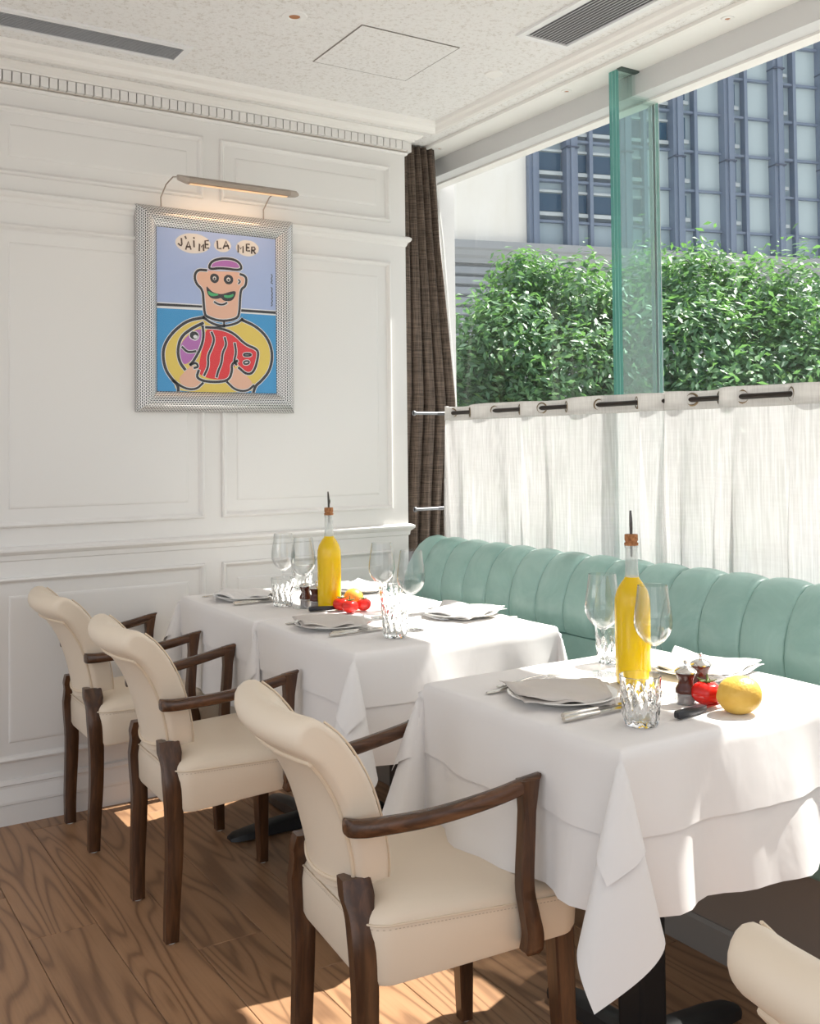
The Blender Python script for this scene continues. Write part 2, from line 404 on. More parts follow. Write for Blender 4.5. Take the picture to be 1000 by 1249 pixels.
def downlight(x, y, r, label, z=ZC):
    d = empty('downlight', (x, y, z), 0, label, 'ceiling light', 'recessed ceiling downlights')
    MB().lathe([(r*.42, -.001), (r*.5, -.004), (r*.95, -.003), (r, 0)]).build('rim', mat('light_rim', (.8, .79, .77), .5), d)
    MB().lathe([(.0005, -.0006), (r*.44, -.0012)], n=20).build('lens', mat('amber_lens', (.40, .15, .04), .3), d)
downlight(-.927, -.851, .040, 'round recessed downlight with amber centre, in the textured ceiling between vent and hatch')
downlight(.214, .05, .020, 'tiny downlight in the smooth soffit right beside the brown curtain top', ZC-.006)
downlight(.214, -.79, .020, 'tiny downlight in the smooth soffit left of the glass fin', ZC-.006)
downlight(.214, -1.535, .020, 'tiny downlight in the smooth soffit near the top right corner', ZC-.006)
MB().lathe([(.0005, -.004), (.030, -.004), (.033, 0)], (0, 0, 0)).build('ceiling_sensor', white_trim).location = (-.114, -.778, ZC)
tag(bpy.data.objects['ceiling_sensor'], 'plain white round disc on the ceiling between the hatch and window', 'sensor')

# ------------------------------------------------------------------ setting: window wall, glass
boxobj('wall_right', (.30, -5.0, -.05), (.43, .42, .62), paint, kind='structure')
boxobj('wall_back', (-.05, .35, -.05), (.50, .45, ZC+.3), paint, kind='structure')
boxobj('trim_11', (.24, -5.0, .60), (.44, .35, .635), white_trim, kind='structure')
win = empty('window_1', (.418, -1.0, .635), kind='structure')
def pane(y0, y1):
    o = MB().add([(0, y0+1, 0), (0, y1+1, 0), (0, y1+1, 1.84), (0, y0+1, 1.84)], [(0, 1, 2, 3)]).build('glass_pane', pane_m, win, smooth=False)
pane(-1.027, .35); pane(-3.3, -1.033); pane(-5.0, -3.303)
boxobj('silicone_joint', (.412, -1.034, .635), (.436, -1.026, 2.47), mat('grey_silicone', (.42, .43, .44), .6), win).location -= Vector(win.location)
fin = empty('glass_fin', (.32, -1.03, .635), 0, 'upright green-edged laminated glass fin standing against the window', 'glass fin')
mb = MB(); H_ = ZC-.635
for k in range(3):
    yc = (k-1)*.0165
    w = .0072
    # big faces clear, edges green
    vs = [(-.10, yc-w, 0), (.092, yc-w, 0), (.092, yc+w, 0), (-.10, yc+w, 0), (-.10, yc-w, H_), (.092, yc-w, H_), (.092, yc+w, H_), (-.10, yc+w, H_)]
    ply = MB().add(vs, [(0, 1, 5, 4), (2, 3, 7, 6)], 0)
    ply.add(vs, [(1, 2, 6, 5), (3, 0, 4, 7), (4, 5, 6, 7), (0, 3, 2, 1)], 1)
    ply.build('glass_ply', [fin_m, edge_m], fin, smooth=False)
for k in range(2):
    yc = (k-.5)*.0165
    MB().box((-.0995, yc-.0010, 0), (-.0975, yc+.0010, H_)).build('interlayer', edge_l, fin, smooth=False)
MB().box((-.02, -.032, ZC-.635-.011), (-.016, .032, ZC-.635-.005)).build('slot', black_m, fin, smooth=False)
tag(boxobj('slot_cover', (.215, -1.075, ZC-.013), (.30, -1.052, ZC-.0055), mat('dark_slot', (.06, .09, .08), .6)), 'dark narrow slot strip in the soffit at the top of the glass fin', 'slot strip')

# ------------------------------------------------------------------ brown curtain, sheer
def interp(t, pts):
    for (a, va), (b, vb) in zip(pts, pts[1:]):
        if t <= b: return va + (vb-va)*max(0, (t-a))/(b-a)
    return pts[-1][1]
def drape(name, m, z0, z1, nz, nu, fx, tagargs, thick=.0025, parent=None):
    vs = []; fs = []
    for i in range(nz+1):
        z = z0+(z1-z0)*i/nz
        for j in range(nu+1): vs.append(fx(j/nu, z))
    for i in range(nz):
        for j in range(nu):
            a = i*(nu+1)+j; fs.append((a, a+1, a+nu+2, a+nu+1))
    o = MB().add(vs, fs).build(name, m, parent, auto=False)
    if thick:
        s = o.modifiers.new('thickness', 'SOLIDIFY'); s.thickness = thick; s.offset = 0
    if tagargs: tag(o, *tagargs)
    return o
def brown(u, z):
    right = interp(z, [(.0, .24), (.9, .262), (1.42, .305), (2.13, .226), (2.55, .200)])
    left = interp(z, [(0, .015), (2.55, .012)])
    ph = u*5.2*2*pi + .9*sin(z*2.1) + .5*sin(z*.9+u*5)
    amp = interp(z, [(0, .030), (2.2, .026), (2.5, .020), (2.55, .017)])
    x = left+(right-left)*u + .010*sin(ph+1.3)
    y = .085 + amp*sin(ph) + .012*sin(3.1*ph+z*3)*.4 + .05*max(0, 1-abs(u-.15)/.3)*max(0, min(1, (1.5-z)))
    return (x, y, z)
drape('brown_curtain', brown_m, .02, 2.552, 50, 150, brown, ('long brown woven curtain hanging in the corner beside the panelled wall', 'curtain'))
def sheer(u, z):
    right = interp(z, [(0, .404), (1.43, .392), (2.2, .325), (2.55, .275)])
    left = right-.17
    ph = u*6*2*pi + .4*sin(z*2)
    return (min(.405, left+(right-left)*u+.004*sin(ph+1)), .20+.016*sin(ph), z)
drape('sheer_curtain', sheer_m, .64, 2.55, 30, 110, sheer, ('narrow white sheer curtain gathered behind the brown curtain', 'curtain'), .0012)

# ------------------------------------------------------------------ cafe curtain, rod
RX, RZ = .16, 1.383
rod = empty('cafe_rod', (RX, -.06, RZ), 0, 'dark metal rod threaded through the grommets of the linen half curtains', 'curtain rod')
MB().tube([(0, .01, 0), (0, -2.7, 0)], .0085, 12).build('pole', rod_m, rod)
def ends_rod(z, label):
    r = empty('support_rod', (0, -.05, z), 0, label, 'rod')
    MB().tube([(.0, 0, 0), (.118, 0, 0)], .0065, 10).build('tube', rodg_m, r)
    MB().tube([(.118, 0, 0), (.166, 0, 0)], .0078, 10).build('sleeve', mat('dark_sleeve', (.13, .13, .14), .4, .5), r)
    MB().tube([(.0, 0, 0), (.006, 0, 0)], .011, 14).build('flange', rodg_m, r)
ends_rod(RZ, 'upper thin grey rod crossing in front of the brown curtain')
ends_rod(.982, 'lower thin grey rod crossing in front of the brown curtain')
G = [-.105, -.231, -.401, -.557, -.688, -.826, -.997, -1.178, -1.414, -1.524, -1.608, -1.78, -1.93, -2.09, -2.24, -2.41]
def cafe(name, ys, y_start, y_end, first_side, label, seed):
    rng = random.Random(seed)
    root = empty(name, (RX, y_start, RZ), 0, label, 'curtain')
    knots = [y_start]+ys+[y_end]
    ph = lambda y: (np.interp(-y, [-k for k in knots], [i*pi for i in range(len(knots))]) + (0 if first_side > 0 else pi))
    seeds = [rng.uniform(-1, 1) for _ in range(40)]
    def f(u, z):
        y = y_start+(y_end-y_start)*u
        p = ph(y)
        d = (1.41-z)
        sway = sum(.004*sin(seeds[k]*9 + y*(9+7*k) + z*(1.5+k*.6)*seeds[k+9])*min(1, d*3) for k in range(5))
        kx = .026*sin(p) * (1+.25*min(1, d*2)) + .006*sin(3*p+seeds[5]*3)*min(1, d*3)
        # sharpen the folds lower down
        yy = y + .026*sin(2*p+seeds[3]*2)*min(1, d*2.2) + .02*seeds[int(abs(p)/pi) % 30]*min(1, d*1.6)
        zz = z + (.003*sin(p*.5+1.2) if d < .02 else 0)
        return (kx+sway, yy-y_start, zz-RZ)
    nu = int(abs(y_end-y_start)/.006)
    drape('linen', cafe_m, .66, 1.372, 40, nu, f, None, .0, root)
    def hem(sgn):
        def g(u, z):
            a = Vector(f(u, z)); return (a[0]+sgn*.0012, a[1], a[2])
        return g
    drape('header_band', cafe_hem, 1.352, 1.412, 6, nu, hem(-1), None, .0024, root)
    for g in ys:
        pts = [(0+.0, 0, 0)]
        k = MB(); ringp = []
        sg = 1 if (f((g+.002-y_start)/(y_end-y_start), RZ)[0] > f((g-.002-y_start)/(y_end-y_start), RZ)[0]) else -1
        for a in range(20):
            t = 2*pi*a/20; ringp.append((.0185*cos(t)*.50*sg, .0185*cos(t)*.86, .0185*sin(t)))
        k.tube(ringp, .0038, 6, closed=True)
        o = k.build('grommet', grom_m, root); o.location = (0, g-y_start, 0)
    return root
cafe('cafe_curtain', G[:8], -.075, -1.30, -1, 'white linen half curtain on the rod, nearer the brown curtain, reaching to the glass fin', 4)
cafe('cafe_curtain', G[8:], -1.302, -2.50, -1, 'white linen half curtain on the rod, on the right beyond the glass fin', 9)

# ------------------------------------------------------------------ banquette
bq = empty('banquette', (-.03, -1.4, 0), 0, 'long mint green leather banquette with vertically channelled back under the window', 'banquette')
def bq_prof(bul):  # (x, z) outline of the back, front then over the roll then down behind
    p = []
    pts = [(-.060, .635), (-.078, .66), (-.082, .70), (-.076, .745), (-.060, .79), (-.040, .825), (-.012, .858), (.022, .880), (.060, .885), (.095, .872), (.116, .845), (.118, .80), (.118, .635)]
    c = Vector((.03, .70))
    for i, (x, z) in enumerate(pts):
        k = bul if 0 < i < 10 else bul*.2
        d = (Vector((x, z))-c).normalized(); p.append((x+d.x*k, z+d.y*k))
    return p
Y0, PITCH = -.105, .1406
sy = [-.246-.1406*k for k in range(-1, 25)]
for k in range(24):
    ya = -.106-PITCH*k; yb = ya-PITCH
    rings = []
    for t in [0, .03, .08, .16, .3, .5, .7, .84, .92, .97, 1]:
        bul = -.014 + .014*(max(0, sin(pi*t)))**.42
        y = ya+(yb-ya)*t
        pr_ = bq_prof(bul)
        # end roll, rounded at the free end
        if k == 0 and t < .5:
            s_ = sqrt(max(0, 1-((.5-t)/.5)**2.2)); s_ = .50+.50*s_
            pr_ = [(.05+(x-.05)*(.75+.25*s_), .635+(z-.635)*s_) if z > .66 else (x, z) for x, z in pr_]
        rings.append([(x, y+1.4, z) for x, z in pr_])
    MB().loft(rings).build('channel', teal, bq)
MB().loft([[(x, y, z) for x, z in [(-.052, .46), (-.052, .632), (-.04, .64), (.12, .64), (.12, .46)]] for y in (1.32, -2.2)]).build('lower_back', teal, bq)
MB().tube([(-.058, 1.30, .636), (-.058, -2.2, .636)], .004, 6).build('seam_cord', seam_m, bq)
seat_pr = [(-.335, .30), (-.345, .34), (-.345, .44), (-.325, .465), (-.29, .475), (-.05, .475), (-.05, .30)]
for k in range(4):
    y1 = 1.32-k*.88; y2 = y1-.872
    MB().loft([[(x, y, z) for x, z in seat_pr] for y in (y1, y2)]).build('seat_cushion', teal, bq, bevel=.012, seg=3)
MB().box((-.30, -2.2, .085), (.12, 1.32, .30)).build('base', mat('shaded_base_panel', (.27, .22, .185), .5), bq, smooth=False)  # shade under the seat put into the panel's dark brown colour
MB().loft([[(x, y, z) for x, z in [(-.31, 0), (-.31, .075), (-.305, .085), (-.30, .085), (.12, .085), (.12, 0)]] for y in (1.32, -2.2)]).build('skirting', mat('shaded_skirting', (.26, .24, .22), .5), bq, smooth=False)  # skirting colour darkened as well, carrying the shade below the table

# ------------------------------------------------------------------ picture and picture light
ART = {'fill':[['lav',[[-269,345],[274,357],[271,16],[-271,8]]],['blue',[[-271,8],[271,16],[268,-343],[-272,-344]]],['white',[[-271,20],[-65,22],[-65,0],[-271,-2]]],['white',[[79,18],[271,18],[271,-2],[79,-2]]],['ink',[[-271,16],[-65,18],[-65,10],[-271,6]]],['ink',[[79,14],[271,14],[271,4],[79,4]]],['paper',[[-39,248],[-42,239],[-49,229],[-60,221],[-74,215],[-91,211],[-109,209],[-126,210],[-143,214],[-157,220],[-167,227],[-174,236],[-176,245],[-174,256],[-167,264],[-157,272],[-142,279],[-126,283],[-108,284],[-91,284],[-74,280],[-60,275],[-49,268],[-42,259]]],['paper',[[43,251],[41,244],[38,238],[32,233],[25,228],[17,226],[8,225],[-1,225],[-9,228],[-16,232],[-21,237],[-25,243],[-26,249],[-24,256],[-21,263],[-16,268],[-9,272],[0,276],[8,276],[17,276],[26,273],[33,269],[38,264],[41,257]]],['paper',[[156,251],[155,241],[150,235],[142,228],[132,223],[121,219],[108,218],[96,219],[85,222],[75,227],[68,233],[63,240],[62,248],[63,256],[68,264],[76,271],[85,276],[97,280],[109,280],[121,280],[133,277],[142,272],[150,265],[155,259]]],['yellow',[[-174,-310],[-186,-265],[-211,-230],[-226,-172],[-216,-123],[-179,-79],[-129,-39],[-72,-27],[-65,-39],[-1,-51],[72,-37],[92,-27],[146,-49],[193,-91],[214,-154],[199,-218],[158,-263],[134,-304]]],['peach',[[-71,80],[-97,103],[-103,129],[-90,149],[-58,155],[-51,149],[80,157],[101,143],[103,112],[83,85],[79,4],[65,-25],[-1,-38],[-52,-26],[-65,-6]]],['violet',[[-45,172],[-29,191],[14,201],[60,199],[83,179],[80,159],[1,159],[-52,145]]],['violet',[[-72,-67],[-110,-79],[-154,-121],[-164,-162],[-155,-198],[-136,-206],[-104,-176],[-79,-129],[-69,-97]]],['red',[[-59,-63],[-7,-66],[45,-79],[91,-121],[105,-131],[138,-135],[152,-153],[134,-220],[104,-236],[64,-190],[41,-222],[31,-254],[-22,-258],[-73,-248],[-91,-232],[-85,-190],[-72,-129]]],['ink',[[-57,94],[-45,81],[-31,70],[-10,66],[8,66],[36,77],[62,83],[58,62],[46,44],[26,40],[10,42],[1,52],[-13,46],[-36,46],[-51,58],[-56,75]]],['ink',[[-7,123],[-8,119],[-9,115],[-12,111],[-16,108],[-20,106],[-25,105],[-29,106],[-33,108],[-37,111],[-40,115],[-41,119],[-42,123],[-41,129],[-40,133],[-37,137],[-33,139],[-29,141],[-24,141],[-20,141],[-16,139],[-12,137],[-9,133],[-7,129]]],['ink',[[50,123],[50,119],[48,114],[45,110],[41,107],[36,105],[31,105],[26,105],[21,107],[18,110],[15,114],[13,117],[12,123],[13,127],[15,133],[18,135],[22,139],[26,141],[31,141],[36,141],[41,139],[45,137],[48,133],[50,127]]],['paper',[[-17,123],[-18,121],[-18,119],[-19,119],[-21,117],[-23,117],[-25,115],[-26,117],[-28,117],[-30,119],[-31,119],[-31,121],[-32,123],[-31,125],[-31,127],[-29,129],[-28,129],[-26,131],[-24,131],[-23,131],[-21,129],[-19,129],[-18,127],[-18,125]]],['paper',[[39,123],[39,121],[38,119],[37,117],[35,117],[33,115],[31,115],[29,115],[27,117],[26,117],[24,119],[23,121],[23,123],[24,125],[24,127],[26,129],[27,129],[29,131],[31,131],[33,131],[35,129],[37,129],[38,127],[39,125]]],['ink',[[-21,123],[-21,121],[-21,119],[-22,119],[-23,119],[-23,117],[-25,117],[-26,117],[-26,119],[-27,119],[-28,119],[-28,121],[-28,123],[-28,123],[-28,125],[-27,125],[-26,125],[-25,127],[-24,127],[-23,127],[-23,125],[-22,125],[-21,125],[-21,123]]],['ink',[[36,121],[36,121],[35,119],[34,119],[33,117],[32,117],[31,117],[30,117],[29,117],[28,119],[27,119],[27,121],[27,121],[27,123],[27,123],[28,125],[29,125],[30,125],[31,125],[32,125],[33,125],[34,125],[35,123],[36,123]]],['yellow',[[-64,-28],[-33,-40],[2,-52],[9,-56],[2,-61],[-40,-53],[-65,-45]]],['yellow',[[19,-48],[52,-40],[79,-24],[84,-35],[52,-54],[20,-61]]],['white',[[-85,-97],[-86,-101],[-88,-107],[-91,-109],[-95,-113],[-100,-115],[-105,-115],[-111,-113],[-115,-111],[-120,-109],[-123,-105],[-125,-101],[-125,-95],[-125,-91],[-123,-87],[-119,-83],[-115,-81],[-110,-79],[-105,-79],[-100,-79],[-95,-81],[-91,-83],[-88,-87],[-86,-93]]],['ink',[[-88,-95],[-89,-99],[-90,-103],[-93,-107],[-97,-109],[-101,-111],[-105,-111],[-110,-109],[-114,-109],[-117,-105],[-120,-103],[-122,-99],[-122,-95],[-122,-91],[-120,-87],[-117,-85],[-114,-81],[-110,-81],[-105,-81],[-101,-81],[-97,-83],[-93,-85],[-90,-89],[-89,-91]]],['white',[[-91,-101],[-92,-103],[-93,-105],[-94,-105],[-96,-107],[-98,-107],[-100,-107],[-103,-107],[-105,-107],[-106,-105],[-108,-103],[-109,-101],[-109,-101],[-109,-99],[-108,-97],[-106,-95],[-105,-95],[-102,-93],[-100,-93],[-98,-95],[-96,-95],[-94,-95],[-92,-97],[-92,-99]]],['green',[[-52,76],[-33,66],[-10,66],[-10,60],[-33,54],[-49,60]]],['green',[[12,64],[33,62],[53,72],[49,58],[29,52],[13,54]]],['peach',[[-171,-260],[-139,-228],[-114,-204],[-89,-214],[-98,-248],[-73,-268],[-99,-293],[-137,-294]]],['peach',[[38,-210],[64,-212],[104,-240],[131,-270],[110,-295],[64,-293],[31,-272]]]],'str':[[1,9.4,[[-45,172],[-29,191],[14,203],[60,201],[83,183],[83,161],[1,165],[-45,155]]],[0,9.4,[[-57,151],[-89,151],[-104,129],[-97,97],[-71,77],[-68,30],[-65,-6],[-59,-23],[-1,-38],[65,-25],[75,2],[78,66],[83,92],[100,102],[105,131],[97,143],[80,147]]],[0,5.7,[[72,125],[80,119],[72,111]]],[0,6.9,[[-25,34],[-10,26],[10,26],[23,34]]],[0,8.8,[[-69,-27],[-33,-49],[12,-56],[65,-41],[85,-24]]],[0,6.3,[[12,-38],[12,-56]]],[0,10.7,[[-69,-27],[-129,-41],[-179,-79],[-213,-123],[-226,-165],[-217,-224],[-189,-262],[-168,-283],[-167,-307]]],[0,10.7,[[85,-27],[146,-50],[193,-93],[212,-154],[199,-218],[161,-260],[139,-276],[130,-301]]],[0,10.7,[[-72,-48],[-113,-69],[-157,-103],[-170,-156],[-161,-198],[-142,-222]]],[0,9.4,[[-72,-61],[-68,-97],[-79,-140],[-104,-184],[-120,-204]]],[0,8.2,[[-151,-141],[-133,-158],[-114,-157],[-101,-154]]],[0,8.2,[[-37,-81],[-26,-107],[-37,-139],[-53,-170],[-50,-208],[-67,-242]]],[0,8.2,[[15,-99],[22,-125],[5,-155],[2,-194],[-12,-224],[-18,-246]]],[0,8.2,[[55,-119],[61,-153],[51,-186],[61,-198]]],[0,9.4,[[-59,-63],[-1,-63],[52,-79],[98,-121],[145,-135],[153,-156],[134,-224],[104,-236],[71,-210]]],[1,6.3,[[91,-155],[121,-154],[121,-163],[91,-165]]],[1,6.3,[[91,-184],[114,-182],[111,-194],[91,-196]]],[0,9.4,[[-89,-226],[-98,-252],[-67,-265],[-15,-267],[31,-258],[44,-222],[41,-198],[64,-184]]],[0,8.2,[[-120,-204],[-98,-196],[-89,-212],[-105,-216]]],[0,8.2,[[-186,-265],[-143,-294],[-99,-296],[-73,-272]]],[0,8.2,[[24,-266],[57,-296],[104,-299],[131,-276]]],[0,3.1,[[207,34],[212,40],[207,46],[213,54],[207,60],[213,68],[208,75],[213,83],[208,91],[212,101],[207,106]]],[0,3.1,[[213,121],[205,125],[213,135],[206,139],[213,149],[208,157]]]],'let':[[[-153,260],[-151,240],[-154,234],[-159,236],[-164,240]],[[-138,269],[-135,263]],[[-136,223],[-126,252],[-117,225]],[[-133,232],[-119,233]],[[-105,256],[-104,235]],[[-105,268],[-104,267]],[[-84,223],[-83,248],[-76,236],[-68,248],[-67,225]],[[-49,263],[-61,261],[-60,234],[-48,235]],[[-60,248],[-50,248]],[[-13,264],[-11,237],[1,238]],[[11,240],[22,268],[33,241]],[[15,248],[31,251]],[[71,232],[71,259],[80,244],[91,256],[91,232]],[[116,265],[105,265],[105,239],[117,240]],[[105,252],[114,252]],[[126,232],[127,256],[137,256],[141,249],[137,244],[128,243]],[[132,244],[141,232]]]}
PCX, PCZ = -.848, 1.756
pic = empty('framed_picture', (PCX, 0, PCZ), 0, 'framed cartoon print of a moustached man holding a fish, lettered J\'AIME LA MER', 'picture')
# woven metal pattern
fm = mat('woven_metal_frame', (.6, .6, .6), .35)
tc = N(fm, 'ShaderNodeTexCoord')
br = N(fm, 'ShaderNodeTexBrick'); br.offset = .5
br.inputs['Scale'].default_value = 1; br.inputs['Mortar Size'].default_value = .0016; br.inputs['Mortar Smooth'].default_value = .2
br.inputs['Brick Width'].default_value = .0105; br.inputs['Row Height'].default_value = .0068
br.inputs['Color1'].default_value = (.03, .03, .035, 1); br.inputs['Color2'].default_value = (.05, .05, .055, 1); br.inputs['Mortar'].default_value = (.80, .79, .78, 1)
L(fm, tc.outputs['UV'], br.inputs['Vector']); setc(fm, br.outputs['Color'])
mt = N(fm, 'ShaderNodeMath', operation='MULTIPLY'); mt.inputs[1].default_value = .55
L(fm, br.outputs['Fac'], mt.inputs[0]); setc(fm, mt.outputs[0], 'Metallic')
HX, HZ, FW = .312, .376, .076
fprof = [(0, 0), (0, .018), (.003, .024), (.012, .036), (.024, .044), (.038, .046), (.052, .042), (.064, .033), (.072, .024), (.076, .020), (.076, .004)]
def frame_side(a, b, inx, inz):
    # a->b outer corners; (inx, inz) inward direction
    a = Vector(a); b = Vector(b); t = (b-a).normalized(); inn = Vector((inx, inz))
    n = len(fprof); vs = []; uv = []; fs = []; acc = 0; prev = None; vv = []
    for ins, h in fprof:
        if prev: acc += sqrt((ins-prev[0])**2+(h-prev[1])**2)
        prev = (ins, h); vv.append(acc)
    for e, s in ((a, 1), (b, -1)):
        for (ins, h), q in zip(fprof, vv):
            p = e + t*s*ins + inn*ins
            vs.append((p.x, -h-.002, p.y)); uv.append((((p-a).dot(t)), q))
    fs = [(i, i+1, n+i+1, n+i) for i in range(n-1)]
    mb = MB().add(vs, fs); o = mb.build('frame_rail', fm, pic, auto=False)
    ul = o.data.uv_layers.new(name='UVMap')
    for lp in o.data.loops: ul.data[lp.index].uv = uv[lp.vertex_index]
frame_side((-HX, HZ), (HX, HZ), 0, -1); frame_side((HX, -HZ), (-HX, -HZ), 0, 1)
frame_side((-HX, -HZ), (-HX, HZ), 1, 0); frame_side((HX, HZ), (HX, -HZ), -1, 0)
INK = {'lav': (.42, .52, .80), 'blue': (.055, .34, .68), 'white': (.82, .82, .84), 'ink': (.035, .03, .035), 'paper': (.80, .74, .68),
       'yellow': (.82, .62, .12), 'peach': (.84, .50, .36), 'violet': (.50, .17, .50), 'red': (.80, .035, .045), 'green': (.07, .45, .17), 'brown': (.10, .065, .05)}
keys = list(INK); inks = [mat('print_'+k, INK[k], .35) for k in keys]
art = MB()
dx, dz = (-.838-PCX), (1.7605-PCZ)
def ply(pts, k, depth):
    pts = [(x/1000+dx, -.0225-depth, z/1000+dz) for x, z in pts]
    lim = (HX-FW, HZ-FW)
    pts = [(max(-lim[0], min(lim[0], p[0])), p[1], max(-lim[1], min(lim[1], p[2]))) for p in pts]
    art.add(pts, [tuple(range(len(pts)))], keys.index(k))
def smooth_line(pts, closed, it=2):
    P = [Vector(p) for p in pts]
    for _ in range(it):
        Q = []
        rngk = range(len(P)) if closed else range(len(P)-1)
        if not closed: Q.append(P[0])
        for i in rngk:
            a, b = P[i], P[(i+1) % len(P)]
            Q += [a*.75+b*.25, a*.25+b*.75]
        if not closed: Q.append(P[-1])
        P = Q
    return P
lim = (HX-FW, HZ-FW)
def stroke(pts, w, k, depth, closed=False, it=2):
    P = smooth_line(pts, closed, it) if len(pts) > 2 and it else [Vector(p) for p in pts]
    n = len(P); A, B = [], []
    for i, p in enumerate(P):
        a = P[i-1] if (i or closed) else p; b = P[(i+1) % n] if (i < n-1 or closed) else p
        t = (b-a); t = t.normalized() if t.length else Vector((1, 0)); nn = Vector((-t.y, t.x))
        A.append(p+nn*w/2); B.append(p-nn*w/2)
    if not closed:
        t = (P[1]-P[0]).normalized()*w*.4; A[0] -= t; B[0] -= t
        t = (P[-1]-P[-2]).normalized()*w*.4; A[-1] += t; B[-1] += t
    vs = [(max(-lim[0], min(lim[0], q.x/1000+dx)), -.0225-depth, max(-lim[1], min(lim[1], q.y/1000+dz))) for q in A+B]
    fs = [(i, (i+1) % n, n+(i+1) % n, n+i) for i in range(n if closed else n-1)]
    art.add(vs, fs, keys.index(k))
dp = 0
for k, p in ART['fill']:
    dp += .00002
    big = len(p) <= 4
    ply(p if big else smooth_line(p, True, 2), k, dp)
for c, w, p in ART['str']: stroke(p, w+5, 'white', dp+.0001, bool(c)) if w > 4 else None
for c, w, p in ART['str']: stroke(p, w, 'ink', dp+.0002, bool(c))
for p in ART['let']: stroke(p, 6.2, 'brown', dp+.0003, it=0)
ao = art.build('print', inks, pic, smooth=False)
MB().box((-lim[0]-.004, -.021, -lim[1]-.004), (lim[0]+.004, -.012, lim[1]+.004)).build('backing_board', mat('board', (.7, .68, .66), .7), pic, smooth=False)
MB().add([(-lim[0], -.026, -lim[1]), (lim[0], -.026, -lim[1]), (lim[0], -.026, lim[1]), (-lim[0], -.026, lim[1])], [(0, 1, 2, 3)]).build('glazing', thin_glass('picture_glazing', (.98, .98, .98), .8), pic, smooth=False)

lampm = mat('taupe_metal_lamp', (.36, .30, .25), .4, .3)
pl = empty('picture_light', (-.82, 0, 2.20), 0, 'slim taupe metal bar picture light on two thin curved arms above the framed print', 'picture light')
LY = -.165
def bar_ring(x, s=1, dz=0, cut=0):
    out = []
    for a, b in [(-.018, -.010), (-.022, .002), (-.012, .012), (.006, .016), (.020, .008), (.020, -.004), (.010, -.012)]:
        out.append((x+cut*(b-.016), LY+a*s, .002+b*s+dz))
    return out
MB().loft([bar_ring(-.198), bar_ring(.198)]).build('bar', lampm, pl)
MB().loft([bar_ring(-.236, .35, .009), bar_ring(-.232, .7, .005), bar_ring(-.198)]).build('end_cap', mat('lamp_cap', (.42, .36, .31), .45), pl)
MB().loft([bar_ring(.198), bar_ring(.226, .85, .001), bar_ring(.236, .5, 0)]).build('end_cap', MATS['lamp_cap'], pl)
MB().box((-.19, LY-.008, -.0125), (.19, LY+.006, -.010)).build('diffuser', mat('lamp_diffuser', (1, .7, .45), .4, **{'Emission Color': (1, .62, .32, 1), 'Emission Strength': .3}), pl, smooth=False)
for sx in (-.236, .17):
    pts = [(sx-.01, -.020, -.070), (sx-.012, -.024, -.035), (sx-.004, -.06, .005), (sx+.004, -.11, .022), (sx+.006, LY+.01, .012)]
    MB().tube([Vector(p) for p in pts], .0026, 8).build('arm', lampm, pl)
lamp('picture_lamp_light', 'AREA', .32, (1, .62, .34), (-.82, LY+.002, 2.184), (0, .5, -1), shape='RECTANGLE', size=.36, size_y=.02)

